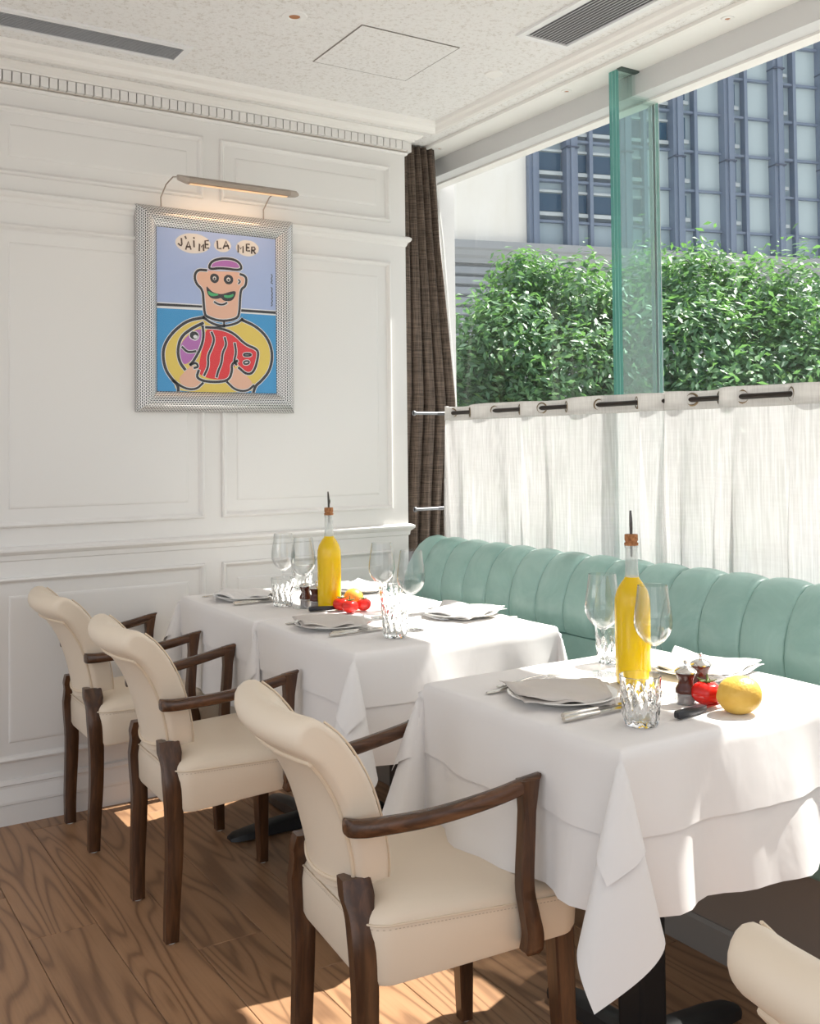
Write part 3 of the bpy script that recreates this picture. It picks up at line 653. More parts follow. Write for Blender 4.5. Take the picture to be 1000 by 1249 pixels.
# ------------------------------------------------------------------ tables and linen
TZ = .742
def cloth(name, x0, x1, y0, y1, h, z, off, label, group, corners, hy=None, step=.0125, seed=1):
    """corners: dict (sx, sy) -> (e_out, e_lat, P, Q); hy: hang override per side {'+y':..,'-y':..,'-x':..,'+x':..}"""
    H = {'-x': h, '+x': h, '-y': h, '+y': h}; H.update(hy or {})
    rng = random.Random(seed); sd = [rng.uniform(0, 6.28) for _ in range(12)]
    def axis(a, b, ha, hb):
        n = max(2, int((b-a)/.03)); mid = [a+(b-a)*i/n for i in range(1, n)]
        lo = [a-ha+ha*i/max(1, int(ha/step)) for i in range(int(ha/step))] if ha else []
        hi = [b+hb*(i+1)/max(1, int(hb/step)) for i in range(int(hb/step))] if hb else []
        fin_ = [a, a+.002, a+.005, a+.010, a+.018]; fin2 = [b-.018, b-.010, b-.005, b-.002, b]
        return lo+fin_+[m for m in mid if a+.02 < m < b-.02]+fin2+hi
    X = axis(x0, x1, H['-x'], H['+x']); Y = axis(y0, y1, H['-y'], H['+y'])
    R_ = .010
    def face(p, d, out, s, L_):
        # p edge point (Vector2), d drop, out 2D dir, s distance along edge
        w = min(s, L_-s)/.13; w = max(0, min(1, w)); w = w*w*(3-2*w)
        FX = .18 if out[0] < 0 and seed in (5, 8) else 1
        fl = w*(.035*FX*d/.3 + .020*FX*(d/.3)*sin(s*17+sd[0]) + .008*(d/.3)*sin(s*41+sd[1]) + .0045*math.exp(-abs(s-L_*.5)/.007)*min(1, d*12) + .003*math.exp(-abs(s-L_*.78)/.006)*min(1, d*12)) + .012*d
        return Vector((p[0]+out[0]*(off+fl), p[1]+out[1]*(off+fl), z-d))
    def fn(x, y):
        ax = x0-x if x < x0 else (x-x1 if x > x1 else 0); ay = y0-y if y < y0 else (y-y1 if y > y1 else 0)
        sx = -1 if x < x0 else 1; sy = -1 if y < y0 else 1
        if ax <= 0 and ay <= 0:
            e = min(x-x0, x1-x, y-y0, y1-y); dz = 0
            if e < R_: dz = R_*.45*(1-e/R_)**2
            return Vector((x, y, z-dz + .0006*sin(x*30+sd[2])*sin(y*27+sd[3])))
        if ax > 0 and ay <= 0:
            return face((x0 if sx < 0 else x1, y), ax+.0045, (sx, 0), y-y0, y1-y0)
        if ay > 0 and ax <= 0:
            return face((x, y0 if sy < 0 else y1), ay+.0045, (0, sy), x-x0, x1-x0)
        c = Vector((x0 if sx < 0 else x1, y0 if sy < 0 else y1))
        cr = corners.get((sx, sy), ((sx*.707, sy*.707), (-sx*.707, sy*.707), .26, .20)); eo, el, P, Q = cr[:4]; QS = cr[4] if len(cr) > 4 else 0
        r = sqrt(ax*ax+ay*ay); th = math.atan2(ay, ax)/(pi/2)    # 0 at x face, 1 at y face
        # lateral direction el points from the x face towards the y face
        p = P*(1-cos(2*pi*th))/2; q = -Q*sin(2*pi*th)*(.6 if (QS and th < .5) else 1) + QS*(1-cos(2*pi*th))/2
        cone_off = off*(1+.0)
        q += 0
        v = Vector((eo[0]*p+el[0]*q, eo[1]*p+el[1]*q, -1)).normalized()
        cc = Vector((eo[0]*(1-cos(2*pi*th))*.5+el[0]*-sin(2*pi*th)*.6, eo[1]*(1-cos(2*pi*th))*.5+el[1]*-sin(2*pi*th)*.6))
        wx = (1-th); base = Vector((c.x+sx*(off+.012*r)*wx*1.0+cc.x*off, c.y+sy*(off+.012*r)*th+cc.y*off, z-.0045))
        sag = 1+.0*r
        k = .15*r*r
        return base + Vector((v.x*r*sag, v.y*r*sag, v.z*r*sag)) - Vector((eo[0], eo[1], 0))*k*p
    vs = [fn(x, y) for y in Y for x in X]; nx = len(X)
    fs = [(j*nx+i, j*nx+i+1, (j+1)*nx+i+1, (j+1)*nx+i) for j in range(len(Y)-1) for i in range(nx-1)]
    cx, cy = (x0+x1)/2, (y0+y1)/2
    vs = [(p.x-cx, p.y-cy, p.z-z) for p in vs]
    o = MB().add(vs, fs).build(name, cloth_m, auto=False); o.location = (cx, cy, z)
    return tag(o, label, 'tablecloth', group)
TABLES = [(-1.088, -.43, -2.374, -1.789), (-1.066, -.425, -1.439, -.870), (-1.078, -.43, -.862, -.258)]
def table(i, where):
    x0, x1, y0, y1 = TABLES[i]; cx, cy = (x0+x1)/2, (y0+y1)/2
    t = empty('dining_table', (cx, cy, 0), 0, 'square dining table with a black pedestal base, '+where, 'table')
    MB().box((x0-cx+.004, y0-cy+.004, .712), (x1-cx-.004, y1-cy-.004, TZ-.006)).build('tabletop', walnut, t, bevel=.004)
    MB().box((-.036, -.036, .03), (.036, .036, .70)).build('column', black_m, t, bevel=.008)
    MB().box((-.15, -.15, .695), (.15, .15, .712)).build('top_plate', black_m, t, bevel=.003)
    for a in range(4):
        rings = []
        for s_, w, hh in [(.0, .038, .050), (.12, .034, .044), (.21, .036, .034), (.262, .032, .026), (.282, .018, .018)]:
            rings.append([(s_, -w, .006), (s_, w, .006), (s_, w*.85, hh*.8), (s_, w*.4, hh), (s_, -w*.4, hh), (s_, -w*.85, hh*.8)])
        o = MB().loft(rings).build('base_arm', black_m, t); o.rotation_euler = (0, 0, a*pi/2)
        MB().lathe([(.018, 0), (.018, .006)], (.25, 0, 0), 14, cap=True).build('glide', black_m, o)
    return t
table(0, 'nearest, in front of the nearest cream armchair'); table(1, 'the middle one of the row of three'); table(2, 'farthest, beside the panelled wall')
s7 = .707
C1 = {(-1, -1): ((-s7, -s7), (s7, -s7), .34, .28, -.12), (-1, 1): ((-s7, s7), (s7, s7), .36, .26)}
def both(i, where, corners, hyu=None, hyo=None, seed=1, hu=.272, ho=.135):
    x0, x1, y0, y1 = TABLES[i]
    cloth('tablecloth', x0, x1, y0, y1, hu, TZ, .001, 'longer white linen under-cloth hanging below the top cloth on '+where, None, corners, hyu, seed=seed)
    cloth('tablecloth', x0-.002, x1+.002, y0-.002, y1+.002, ho, TZ+.0022, .004, 'shorter white linen top cloth laid over '+where, None, corners, hyo, seed=seed)
both(0, 'the nearest table', C1, {'+x': .2}, {'+x': .10}, 3, ho=.142)
both(1, 'the middle table', {(-1, -1): ((-s7, -s7), (s7, -s7), .40, .24), (-1, 1): ((-1, .0), (0, 1), .20, .22), (1, -1): ((s7, -s7), (-s7, -s7), .22, .20), (1, 1): ((1, 0), (0, 1), .05, .05)},
     {'+y': .25, '+x': .2}, {'+y': .12, '+x': .13}, 5, ho=.130)
both(2, 'the farthest table', {(-1, 1): ((-s7, s7), (s7, s7), .38, .26), (-1, -1): ((-1, 0), (0, -1), .02, .02), (1, -1): ((1, 0), (0, -1), .02, .02)}, {'-y': .05, '+y': .2, '+x': .2}, {'-y': .05, '+y': .13, '+x': .1}, 8, ho=.120)

# ------------------------------------------------------------------ armchairs
def catmull(pts, n=6):
    P = [Vector(p) for p in pts]; P = [P[0]*2-P[1]]+P+[P[-1]*2-P[-2]]; out = []
    for i in range(1, len(P)-2):
        for k in range(n):
            t = k/n; a, b, c, d = P[i-1], P[i], P[i+1], P[i+2]
            out.append(.5*((2*b)+(c-a)*t+(2*a-5*b+4*c-d)*t*t+(3*b-a-3*c+d)*t**3))
    out.append(P[-2]); return out
def square_loft(path, sizes, mb=None, frame='z', ch=.16):
    """chamfered square section lofted; section lies in the XY plane (frame z) or YZ plane (frame x)"""
    mb = mb or MB(); rings = []
    for p, (a, b) in zip(path, sizes):
        r = []
        for sx, sy in [(1-ch, 1), (1, 1-ch), (1, -1+ch), (1-ch, -1), (-1+ch, -1), (-1, -1+ch), (-1, 1-ch), (-1+ch, 1)]:
            if frame == 'z': r.append((p[0]+sx*a/2, p[1]+sy*b/2, p[2]))
            else: r.append((p[0], p[1]+sx*a/2, p[2]+sy*b/2))
        rings.append(r)
    return mb.loft(rings)
BACK = [(-.166, .488), (-.172, .53), (-.186, .59), (-.210, .66), (-.243, .72), (-.276, .762), (-.306, .788)]   # front face spine (x, z)
def back_surface():
    sp = catmull([(x, 0, z) for x, z in BACK], 4); n = len(sp)
    def normal(i):
        a = sp[max(0, i-1)]; b = sp[min(n-1, i+1)]; t = (b-a).normalized(); return Vector((-t.z, 0, t.x)), t   # towards the rear
    T = [.060+.004*i/(n-1) for i in range(n)]
    ring0 = []
    for i in range(n): ring0.append((sp[i], 0, i/(n-1)))
    nrm, t = normal(n-1)
    top = []
    for k in range(1, 8):
        a = pi*k/8; c = sp[-1]+nrm*T[-1]/2
        top.append((c - nrm*cos(a)*T[-1]/2 + t*sin(a)*.034, 0, 1))
    rear = []
    for i in range(n-1, -1, -1):
        nr, _ = normal(i); rear.append((sp[i]+nr*T[i], 1, i/(n-1)))
    prof = ring0+top+rear
    return sp, prof, normal, T
def halfw(v): return .122+.052*min(1, v*1.15)**.75
SAG = .034
def make_chair():
    ch = empty('armchair', (0, 0, 0))
    # back
    sp, prof, normal, T = back_surface(); n = len(sp)
    cen = []
    us = [-1, -1, -.985, -.95, -.9, -.7, -.45, -.2, 0, .2, .45, .7, .9, .95, .985, 1, 1]
    sc = [.55, .74, .86, .96, 1, 1, 1, 1, 1, 1, 1, 1, 1, .96, .86, .74, .55]
    rings = []
    mid = []
    for p, side, v in prof:
        i = min(n-1, int(round(v*(n-1)))); nr, _ = normal(i); mid.append(sp[i]+nr*T[i]/2)
    for u, s_ in zip(us, sc):
        r = []
        for (p, side, v), m_ in zip(prof, mid):
            q = m_+(p-m_)*s_
            bot = .022*(1-abs(u)**2)*(1-v)**4   # bottom edge bows down in the middle
            r.append((q.x+SAG*(u*u), u*halfw(v), q.z-bot + .010*(1-u*u)*v**4*0))
        rings.append(r)
    MB().loft(rings).build('backrest', leather, ch)
    # piping on the rear panel and around the front
    def surf(u, v, rear):
        i = v*(n-1); i0 = min(n-2, int(i)); f = i-i0
        a = sp[i0]; b = sp[i0+1]; p = a.lerp(b, f); nr, _ = normal(min(n-1, int(round(i))))
        if rear: p = p+nr*(T[i0]+.0012)
        bot = .018*(1-abs(u)**2)*(1-v)**4
        return Vector((p.x+SAG*u*u, u*halfw(v), p.z-bot))
    path = [surf(-.90, v/17, True) for v in range(14, 0, -1)]+[surf(u/10*.9, .045, True) for u in range(-10, 11)]+[surf(.90, v/17, True) for v in range(1, 15)]
    path += [surf(u/10*.9, .835, True) for u in range(10, -11, -1)]
    path = [p for k, p in enumerate(path) if k == 0 or (p-path[k-1]).length > .004]
    MB().tube(path, .0042, 8, closed=True).build('piping', piping_m, bpy.data.objects['backrest'] if False else ch)
    for sgn in (-1, 1):
        path = [surf(sgn*.955, v/14, False)+Vector((.002, 0, 0)) for v in range(0, 15)]
        MB().tube(path, .0022, 5).build('side_seam', piping_m, ch)
    # seat
    def outline(k, z, n_=8):
        pts = []
        hw0, hw1 = .180*k[0], .218*k[0]; xr, xf = -.205-k[1], .212+k[1]
        cor = [(xf, hw1, .045), (xf, -hw1, .045), (xr, -hw0, .05), (xr, hw0, .05)]
        cs = [(xf-.045, hw1-.045, 90, 0, .045), (xf-.045, -hw1+.045, 0, -90, .045), (xr+.06, -hw0+.055, -90, -180, .055), (xr+.06, hw0-.055, 180, 90, .055)]
        for cx, cy, a0, a1, r in cs:
            for j in range(n_+1):
                a = radians(a0+(a1-a0)*j/n_); pts.append((cx+r*cos(a), cy+r*sin(a), z))
        return pts
    lay = [((.955, -.010), .355), ((.985, -.002), .358), ((1, .002), .368), ((1.004, .004), .40), ((1, .002), .432), ((.99, -.002), .440), ((.965, -.008), .449), ((.88, -.035), .459), ((.70, -.09), .466), ((.4, -.15), .468)]
    rings = []
    for k, z in lay:
        r = outline(k, z)
        # lower edge is a little lower at the front and sides
        rings.append([(x, y, zz-(.030*max(0, min(1, (.10-x)/.25)) if z < .38 else 0)) for x, y, zz in r])
    MB().loft(rings).build('seat', leather, ch)
    seam = [(x, y, z+.001) for x, y, z in outline((1.004, .004), .430)]
    MB().tube(seam, .0022, 5, closed=True).build('seat_seam', piping_m, ch)
    st = MB()
    per = [(x, y) for x, y, z in outline((1.006, .005), 0, 8)]
    acc = []; 
    for k in range(len(per)):
        a = Vector(per[k]); b = Vector(per[(k+1) % len(per)]); d = (b-a).length; m_ = max(1, int(d/.007))
        for q in range(m_): acc.append((a.lerp(b, q/m_), (b-a).normalized()))
    for p, t in acc:
        nrm = Vector((-t.y, t.x)) if False else Vector((t.y, -t.x))
        st.add([(p.x-t.x*.002, p.y-t.y*.002, .4235), (p.x+t.x*.002, p.y+t.y*.002, .4235), (p.x+t.x*.002, p.y+t.y*.002, .4250), (p.x-t.x*.002, p.y-t.y*.002, .4250)], [(0, 1, 2, 3)])
    s_ = st.build('stitching', stitch_m, ch, smooth=False); s_['kind'] = 'stuff'
    MB().lathe([(0.001, .348), (.15, .349), (.17, .357)], (0, 0, 0), 24).build('underside', black_m, ch)
    # legs, arms
    for s in (-1, 1):
        path = catmull([(-.200, s*.112, .500), (-.198, s*.122, .47), (-.196, s*.136, .42), (-.196, s*.148, .34), (-.197, s*.152, .22), (-.202, s*.150, .10), (-.203, s*.145, .004)], 4)
        sz = [(interp(1-i/(len(path)-1), [(0, .034), (.5, .043), (.74, .046), (.84, .058), (1, .052)]), .032-.004*i/(len(path)-1)) for i in range(len(path))]
        # widen where the leg passes the seat corner
        path = [p+Vector((-.006*max(0, 1-abs(p.z-.40)/.10), s*.013*max(0, 1-abs(p.z-.40)/.11), 0)) for p in path]
        lg = square_loft(path, sz).build('rear_leg', walnut, ch)
        MB().lathe([(.011, 0), (.012, .0045)], (path[-1].x, path[-1].y, 0), 14, cap=True).build('glide', mat('white_glide', (.7, .7, .68), .4), lg)
        path = [Vector((.180, s*.185, .37)), Vector((.184, s*.189, .20)), Vector((.190, s*.194, .004))]
        lg = square_loft(path, [(.042, .042), (.037, .037), (.028, .028)]).build('front_leg', walnut, ch)
        MB().lathe([(.010, 0), (.011, .0045)], (.190, s*.194, 0), 14, cap=True).build('glide', MATS['white_glide'], lg)
        ap = catmull([(-.232, s*.152, .601), (-.220, s*.168, .602), (-.185, s*.184, .604), (-.09, s*.206, .612), (.02, s*.217, .628), (.108, s*.219, .646)], 5)
        rings = []
        for i, p in enumerate(ap):
            t = i/(len(ap)-1); w = .036-.010*t; h = .030-.003*t
            if i == 0: w *= .55; h *= .8
            if i == 1: w *= .85
            k_ = i == len(ap)-1
            r = []
            for q in range(14):
                a = 2*pi*q/14; cx = cos(a); sx = sin(a)
                xx = w/2*(abs(cx)**.62)*(1 if cx > 0 else -1); zz = h/2*(abs(sx)**.62)*(1 if sx > 0 else -1)
                r.append((p.x+(zz*1.0 if k_ else 0)*.9, p.y+xx, p.z+zz))
            rings.append(r)
        MB().loft(rings).build('armrest', rail_m, ch)
        pp = catmull([(.095, s*.219, .652), (.090, s*.2195, .56), (.083, s*.223, .47), (.087, s*.229, .425), (.093, s*.2315, .385), (.089, s*.231, .352)], 5)
        m_ = len(pp)-1
        sz = [(.026+.012*(i/m_)**2+(.012*max(0, 1-i/3.0)), .026) for i in range(m_+1)]
        sz[-1] = (.026, .020)
        square_loft(pp, sz).build('arm_support', walnut, ch)
    return ch
CH = [((-1.198, -1.95), -6.0, 'cream leather armchair with dark wood arms, the nearest one, at the nearest table'),
      ((-1.203, -.948), -1.0, 'cream leather armchair with dark wood arms, second from the panelled wall, at the middle table'),
      ((-1.212, -.250), 0, 'cream leather armchair farthest back beside the panelled wall, cut by the left edge'),
      ((-1.180, -3.095), 6, 'cream leather armchair in the bottom right corner, only its piped back showing')]
proto = make_chair()
for k, (p, a, lab) in enumerate(CH):
    o = proto if k == 0 else copy_tree(proto)
    o.location = (p[0], p[1], 0); o.rotation_euler = (0, 0, radians(a))
    tag(o, lab, 'armchair', 'cream armchairs along the tables')

# ------------------------------------------------------------------ tableware
ZT = TZ+.0034
def first(fn):
    store = {}
    def g(*a, **k):
        if 'o' not in store: store['o'] = fn(); return store['o']
        return copy_tree(store['o'])
    return g
@first
def bottle():
    r = empty('oil_bottle')
    MB().lathe([(.001, .0), (.031, .0), (.0355, .004), (.0365, .02), (.0372, .155), (.0365, .178), (.032, .195), (.024, .209), (.0165, .219), (.0145, .224), (.001, .2242)], n=36).build('oil_filled_body', oil_m, r)
    MB().lathe([(.0150, .222), (.0135, .235), (.0128, .275), (.0128, .284), (.0142, .285), (.0142, .290), (.0118, .291)], n=30).build('neck', frost_m, r)
    MB().lathe([(.001, .289), (.0145, .289), (.0148, .294), (.0125, .2955), (.0125, .298), (.0140, .3), (.0138, .312), (.001, .313)], n=24).build('cork', cork_m, r)
    MB().tube([(0, 0, .265), (0, 0, .330), (.001, 0, .345), (.003, 0, .362)], [.0022, .0036, .0034, .0022], 10).build('pourer_spout', darksteel, r)
    MB().tube([(-.0035, 0, .322), (-.0065, 0, .330), (-.0055, 0, .337)], .0012, 6).build('air_tube', darksteel, r)
    return r
@first
def wine_glass():
    r = empty('wine_glass')
    MB().lathe([(.0005, .0018), (.010, .0022), (.024, .0014), (.0335, .0006), (.034, 0), (.0005, 0)], n=36).build('foot', wine_m, r)
    MB().lathe([(.010, .0022), (.0045, .006), (.0034, .02), (.0032, .085), (.0045, .094), (.008, .0985)], n=16).build('stem', wine_m, r)
    MB().lathe([(.0005, .0975), (.010, .0985), (.022, .107), (.033, .121), (.0385, .136), (.0392, .147), (.0375, .165), (.0335, .190), (.0300, .2175), (.0292, .2178), (.0325, .190), (.0365, .165), (.0382, .147), (.0375, .137), (.032, .122), (.021, .1085), (.0005, .0995)], n=40).build('bowl', wine_m, r)
    return r
@first
def tumbler():
    r = empty('tumbler')
    n = 96; rings = []
    for z, rad, w in [(0, .027, 0), (.0015, .0295, 0), (.006, .0305, .2), (.012, .0312, .8), (.02, .0320, 1), (.027, .0325, 1), (.034, .0329, 1), (.04, .0333, 1), (.046, .0337, 1), (.052, .0341, 1), (.058, .0345, .9), (.064, .0350, .6), (.068, .0355, .2), (.075, .0362, 0), (.088, .0372, 0), (.0885, .0365, 0)]:
        rings.append([((rad+.0019*w*sin(a*12+z*70)+.0011*w*sin(a*17-z*190))*cos(a), (rad+.0019*w*sin(a*12+z*70)+.0011*w*sin(a*17-z*190))*sin(a), z) for a in [2*pi*j/n for j in range(n)]])
    for z, rad in [(.0885, .0352), (.07, .0338), (.02, .0298), (.010, .0275)]:
        rings.append([(rad*cos(2*pi*j/n), rad*sin(2*pi*j/n), z) for j in range(n)])
    MB().loft(rings).build('glass', tumbler_m, r)
    return r
def napkin_mesh(m, seed):
    rng = random.Random(seed)
    mb = MB(); 
    for layer, (z, s, dx, dy, rot) in enumerate([(.016, 1.0, 0, 0, 0), (.0200, .96, .005, -.003, .07)]):
        n = 16; vs = []
        ph = [rng.uniform(0, 6.28) for _ in range(4)]
        for i in range(n+1):
            for j in range(n+1):
                u = i/n*2-1; v = j/n*2-1
                x = .098*u*(1-.10*v)*s+dx; y = .090*v*(1+.12*u)*s+dy
                x, y = x*cos(rot)-y*sin(rot), x*sin(rot)+y*cos(rot)
                edge = max(abs(u), abs(v))
                zz = z + .0045*sin(u*3.2+ph[0])*sin(v*2.6+ph[1]) + .003*sin(u*6+v*4+ph[2]) - .005*max(0, edge-.75)/.25 + .010*max(0, u-.3)*max(0, v+.2)*(1+.3*layer)
                vs.append((x, y, zz+.001*layer))
        fs = [(i*(n+1)+j, (i+1)*(n+1)+j, (i+1)*(n+1)+j+1, i*(n+1)+j+1) for i in range(n) for j in range(n)]
        mb.add(vs, fs)
    return mb
def plate_set(x, y, rot, m, where, seed):
    p = empty('dinner_plate', (x, y, ZT), 0, 'round white dinner plate under a folded napkin, '+where, 'plate', None)
    MB().lathe([(.001, .0015), (.062, .0015), (.064, 0), (.068, 0), (.070, .002), (.092, .009), (.108, .0125), (.1095, .0135), (.108, .0148), (.090, .0112), (.068, .0055), (.001, .005)], n=56).build('dish', china, p)
    o = napkin_mesh(m, seed).build('napkin', m, None, auto=False); o.location = (x, y, ZT); o.rotation_euler = (0, 0, rot)
    sd = o.modifiers.new('t', 'SOLIDIFY'); sd.thickness = .0014
    tag(o, 'folded napkin on the plate, '+where, 'napkin')
def knife_obj():
    r = empty('table_knife')
    rings = []
    for s_, w, h in [(0, .010, .008), (.004, .0145, .0115), (.045, .0120, .0100), (.080, .0105, .0085), (.088, .0085, .008)]:
        rings.append([(s_+.0, w/2*cos(a), .006+h/2*sin(a)) for a in [2*pi*q/12 for q in range(12)]])
    MB().loft(rings).build('handle', mat('silver_plate', (.66, .63, .58), .22, 1), r)
    MB().lathe([(.006, 0)]*1+[(.0065, .001)], (0, 0, 0), 4).build('butt', MATS['silver_plate'], r) if False else None
    b = [(.088, .004, .006), (.12, .009, .0055), (.17, .0095, .004), (.198, .004, .003), (.203, -.003, .003), (.12, -.005, .0055), (.088, -.004, .006)]
    MB().loft([[(x, y, z-.0007) for x, y, z in b], [(x, y, z+.0007) for x, y, z in b]]).build('blade', steel, r, smooth=False)
    return r
def fork_obj():
    r = empty('table_fork')
    rings = []
    for s_, w, h, z in [(0, .008, .0025, .003), (.006, .016, .003, .0032), (.04, .013, .003, .004), (.085, .006, .003, .008), (.13, .006, .003, .009), (.145, .018, .0022, .006), (.160, .024, .002, .004)]:
        rings.append([(s_, w/2*cos(a), z+h/2*sin(a)) for a in [2*pi*q/10 for q in range(10)]])
    MB().loft(rings).build('handle', MATS.get('silver_plate') or steel, r)
    for k in range(4):
        y = (k-1.5)*.0062
        MB().tube([(.157, y, .004), (.18, y, .004), (.205, y*.95, .009)], [.0016, .0015, .0007], 6).build('tine', steel, r)
    return r
store = {}
def cutlery(kind, x, y, rot, lab, scale=1):
    if kind not in store: store[kind] = knife_obj() if kind == 'knife' else fork_obj(); o = store[kind]
    else: o = copy_tree(store[kind])
    o.location = (x, y, ZT); o.rotation_euler = (0, 0, rot); o.scale = (scale,)*3
    tag(o, lab, kind, 'silver cutlery beside the plates')
def put(fn, x, y, rot, lab, cat, group=None, s=1):
    o = fn(); o.location = (x, y, ZT); o.rotation_euler = (0, 0, rot); o.scale = (s, s, s); tag(o, lab, cat, group); return o
put(bottle, -.741, -2.054, radians(60), 'tall yellow olive oil bottle with cork and dark pourer on the nearest table', 'bottle', 'olive oil bottles')
put(bottle, -.792, -.790, radians(200), 'tall yellow olive oil bottle with cork and metal pourer between the two far tables', 'bottle', 'olive oil bottles')
WG = 'wine glasses'
put(wine_glass, -.729, -1.951, 0, 'empty wine glass left of the oil bottle on the nearest table', 'wine glass', WG)
put(wine_glass, -.772, -2.143, 0, 'empty wine glass right of the oil bottle on the nearest table', 'wine glass', WG)
put(wine_glass, -.748, -1.037, 0, 'empty wine glass on the middle table, left one of the pair, farther from camera', 'wine glass', WG)
put(wine_glass, -.791, -1.266, 0, 'empty wine glass on the middle table, right one, seen against the mint banquette', 'wine glass', WG)
put(wine_glass, -.840, -.558, 0, 'empty wine glass on the farthest table, leftmost of all wine glasses', 'wine glass', WG)
put(wine_glass, -.855, -.735, 0, 'empty wine glass on the farthest table, just left of the far oil bottle', 'wine glass', WG)
TG = 'pressed glass tumblers'
put(tumbler, -.953, -2.286, 0, 'pressed glass tumbler in front of the oil bottle on the nearest table', 'tumbler', TG)
put(tumbler, -.639, -1.882, .4, 'pressed glass tumbler behind the oil bottle on the nearest table', 'tumbler', TG)
put(tumbler, -.877, -1.320, .9, 'pressed glass tumbler at the shaded near edge of the middle table', 'tumbler', TG)
put(tumbler, -.667, -.950, .2, 'pressed glass tumbler behind, between the two wine glasses of the middle table', 'tumbler', TG)
put(tumbler, -.893, -.666, 1.3, 'pressed glass tumbler at the front of the farthest table', 'tumbler', TG)
put(tumbler, -.674, -.36, .7, 'pressed glass tumbler at the back of the farthest table near the panelled wall', 'tumbler', TG)
plate_set(-.943, -2.062, 2.6, napkin_m, 'on the chair side of the nearest table', 1)
plate_set(-.545, -2.060, .3, napkin_w, 'on the banquette side of the nearest table', 2)
plate_set(-.935, -1.085, 2.7, napkin_m, 'on the chair side of the middle table', 3)
plate_set(-.545, -1.150, .5, napkin_w, 'on the banquette side of the middle table', 4)
plate_set(-.925, -.450, 2.5, napkin_w, 'on the chair side of the farthest table', 5)
plate_set(-.535, -.520, .2, napkin_w, 'on the banquette side of the farthest table', 6)
cutlery('knife', -1.060, -2.200, .02, 'silver knife nearest the tumbler on the nearest table', 1.0)
cutlery('knife', -1.045, -2.180, .03, 'silver knife next to the plate on the nearest table', 1.0)
cutlery('fork', -1.050, -1.955, .12, 'silver fork with its handle at the far edge of the nearest table', 1.0)
cutlery('fork', -1.000, -1.925, .10, 'silver fork farther from the plate on the nearest table', 1.0)
cutlery('knife', -1.020, -1.222, .02, 'silver knife nearest the tumbler on the middle table', .95)
cutlery('knife', -1.005, -1.204, .03, 'silver knife next to the plate on the middle table', .95)
cutlery('fork', -1.035, -.985, .10, 'silver fork left of the plate on the middle table', .95)
cutlery('knife', -1.020, -.575, .02, 'silver knife on the farthest table, next to its tumbler', .95)
cutlery('knife', -1.015, -.557, .03, 'silver knife next to the plate on the farthest table', .95)
cutlery('fork', -1.040, -.345, .10, 'silver fork left of the plate on the farthest table', .95)
cutlery('fork', -.475, -1.235, 2.85, 'silver fork lying beside the banquette side plate of the middle table', .95)
cutlery('fork', -.430, -1.270, 2.85, 'second silver fork beside the banquette side plate of the middle table', .95)
@first
def mill():
    r = empty('pepper_mill')
    MB().lathe([(.001, 0), (.019, 0), (.0195, .003), (.019, .020), (.0185, .022), (.001, .022)], n=28).build('clear_base', clear_m, r)
    MB().lathe([(.001, .001), (.016, .001), (.016, .017), (.001, .018)], n=20).build('peppercorns', pepper_m, r)
    MB().lathe([(.001, .021), (.0200, .021), (.0205, .025), (.0190, .030), (.0150, .037), (.0142, .043), (.0160, .050), (.0192, .056), (.0195, .060), (.018, .062), (.001, .062)], n=28).build('waisted_body', mill_m, r)
    MB().lathe([(.0005, .083), (.0025, .0825), (.0045, .080), (.0042, .077), (.0022, .075), (.0030, .072), (.010, .070), (.0165, .067), (.0215, .062), (.0215, .060), (.001, .060)], n=28).build('cap', mat('chrome', (.75, .74, .72), .12, 1), r)
    return r
MG = 'small pepper mills'
put(mill, -.774, -2.228, 0, 'small dark wood mill with chrome cap on the nearest table, the left one', 'mill', MG)
put(mill, -.700, -2.200, 1, 'small dark wood mill with chrome cap behind the tomato on the nearest table', 'mill', MG)
put(mill, -.822, -.756, 0, 'small dark wood mill with chrome cap by the far oil bottle, the right one', 'mill', MG)
put(mill, -.830, -.700, 1, 'small dark wood mill with chrome cap by the far oil bottle, the left one', 'mill', MG)
def fruit(kind):
    def lem():
        rings = []; n = 28
        for k in range(21):
            t = k/20; a = pi*t; x = -.040*cos(a)*1.0; r = .0325*sin(a)**.8 if 0 < t < 1 else .001
            if t > .9: x += .004*(t-.9)/.1
            rings.append([(x, r*(1+.02*sin(3*b+k*.5))*cos(b), .032+r*(1+.02*sin(2*b+k*.3))*sin(b)) for b in [2*pi*j/n for j in range(n)]])
        return MB().loft(rings)
    def tom(sc=1):
        rings = []; n = 30
        for k in range(17):
            a = pi*k/16; z = .0255-.0235*cos(a)*1.0; r = .029*sin(a) if 0 < k < 16 else .0008
            if k > 12: z -= .0035*(k-12)/4*1.5
            rings.append([(r*(1+.045*cos(5*b)*min(1, k/10))*cos(b), r*(1+.045*cos(5*b)*min(1, k/10))*sin(b), z) for b in [2*pi*j/n for j in range(n)]])
        return MB().loft(rings)
    return lem() if kind == 'lemon' else tom()
def tomato(x, y, rot, lab, group=None, s=1, tilt=0):
    o = fruit('tomato').build('tomato', tomato_m); o.location = (x, y, ZT-.001); o.rotation_euler = (tilt, 0, rot); o.scale = (s,)*3
    tag(o, lab, 'tomato', group)
    m_ = MB()
    for k in range(5):
        a = 2*pi*k/5+.3
        m_.tube([(0, 0, .0455), (.006*cos(a), .006*sin(a), .0475), (.014*cos(a+.2), .014*sin(a+.2), .0485), (.020*cos(a+.3), .020*sin(a+.3), .052)], [.0016, .0022, .0016, .0005], 6)
    m_.tube([(0, 0, .044), (.001, .0, .052), (.004, .002, .060)], [.0018, .0014, .0016], 6)
    m_.build('stem', stem_m, o)
    return o
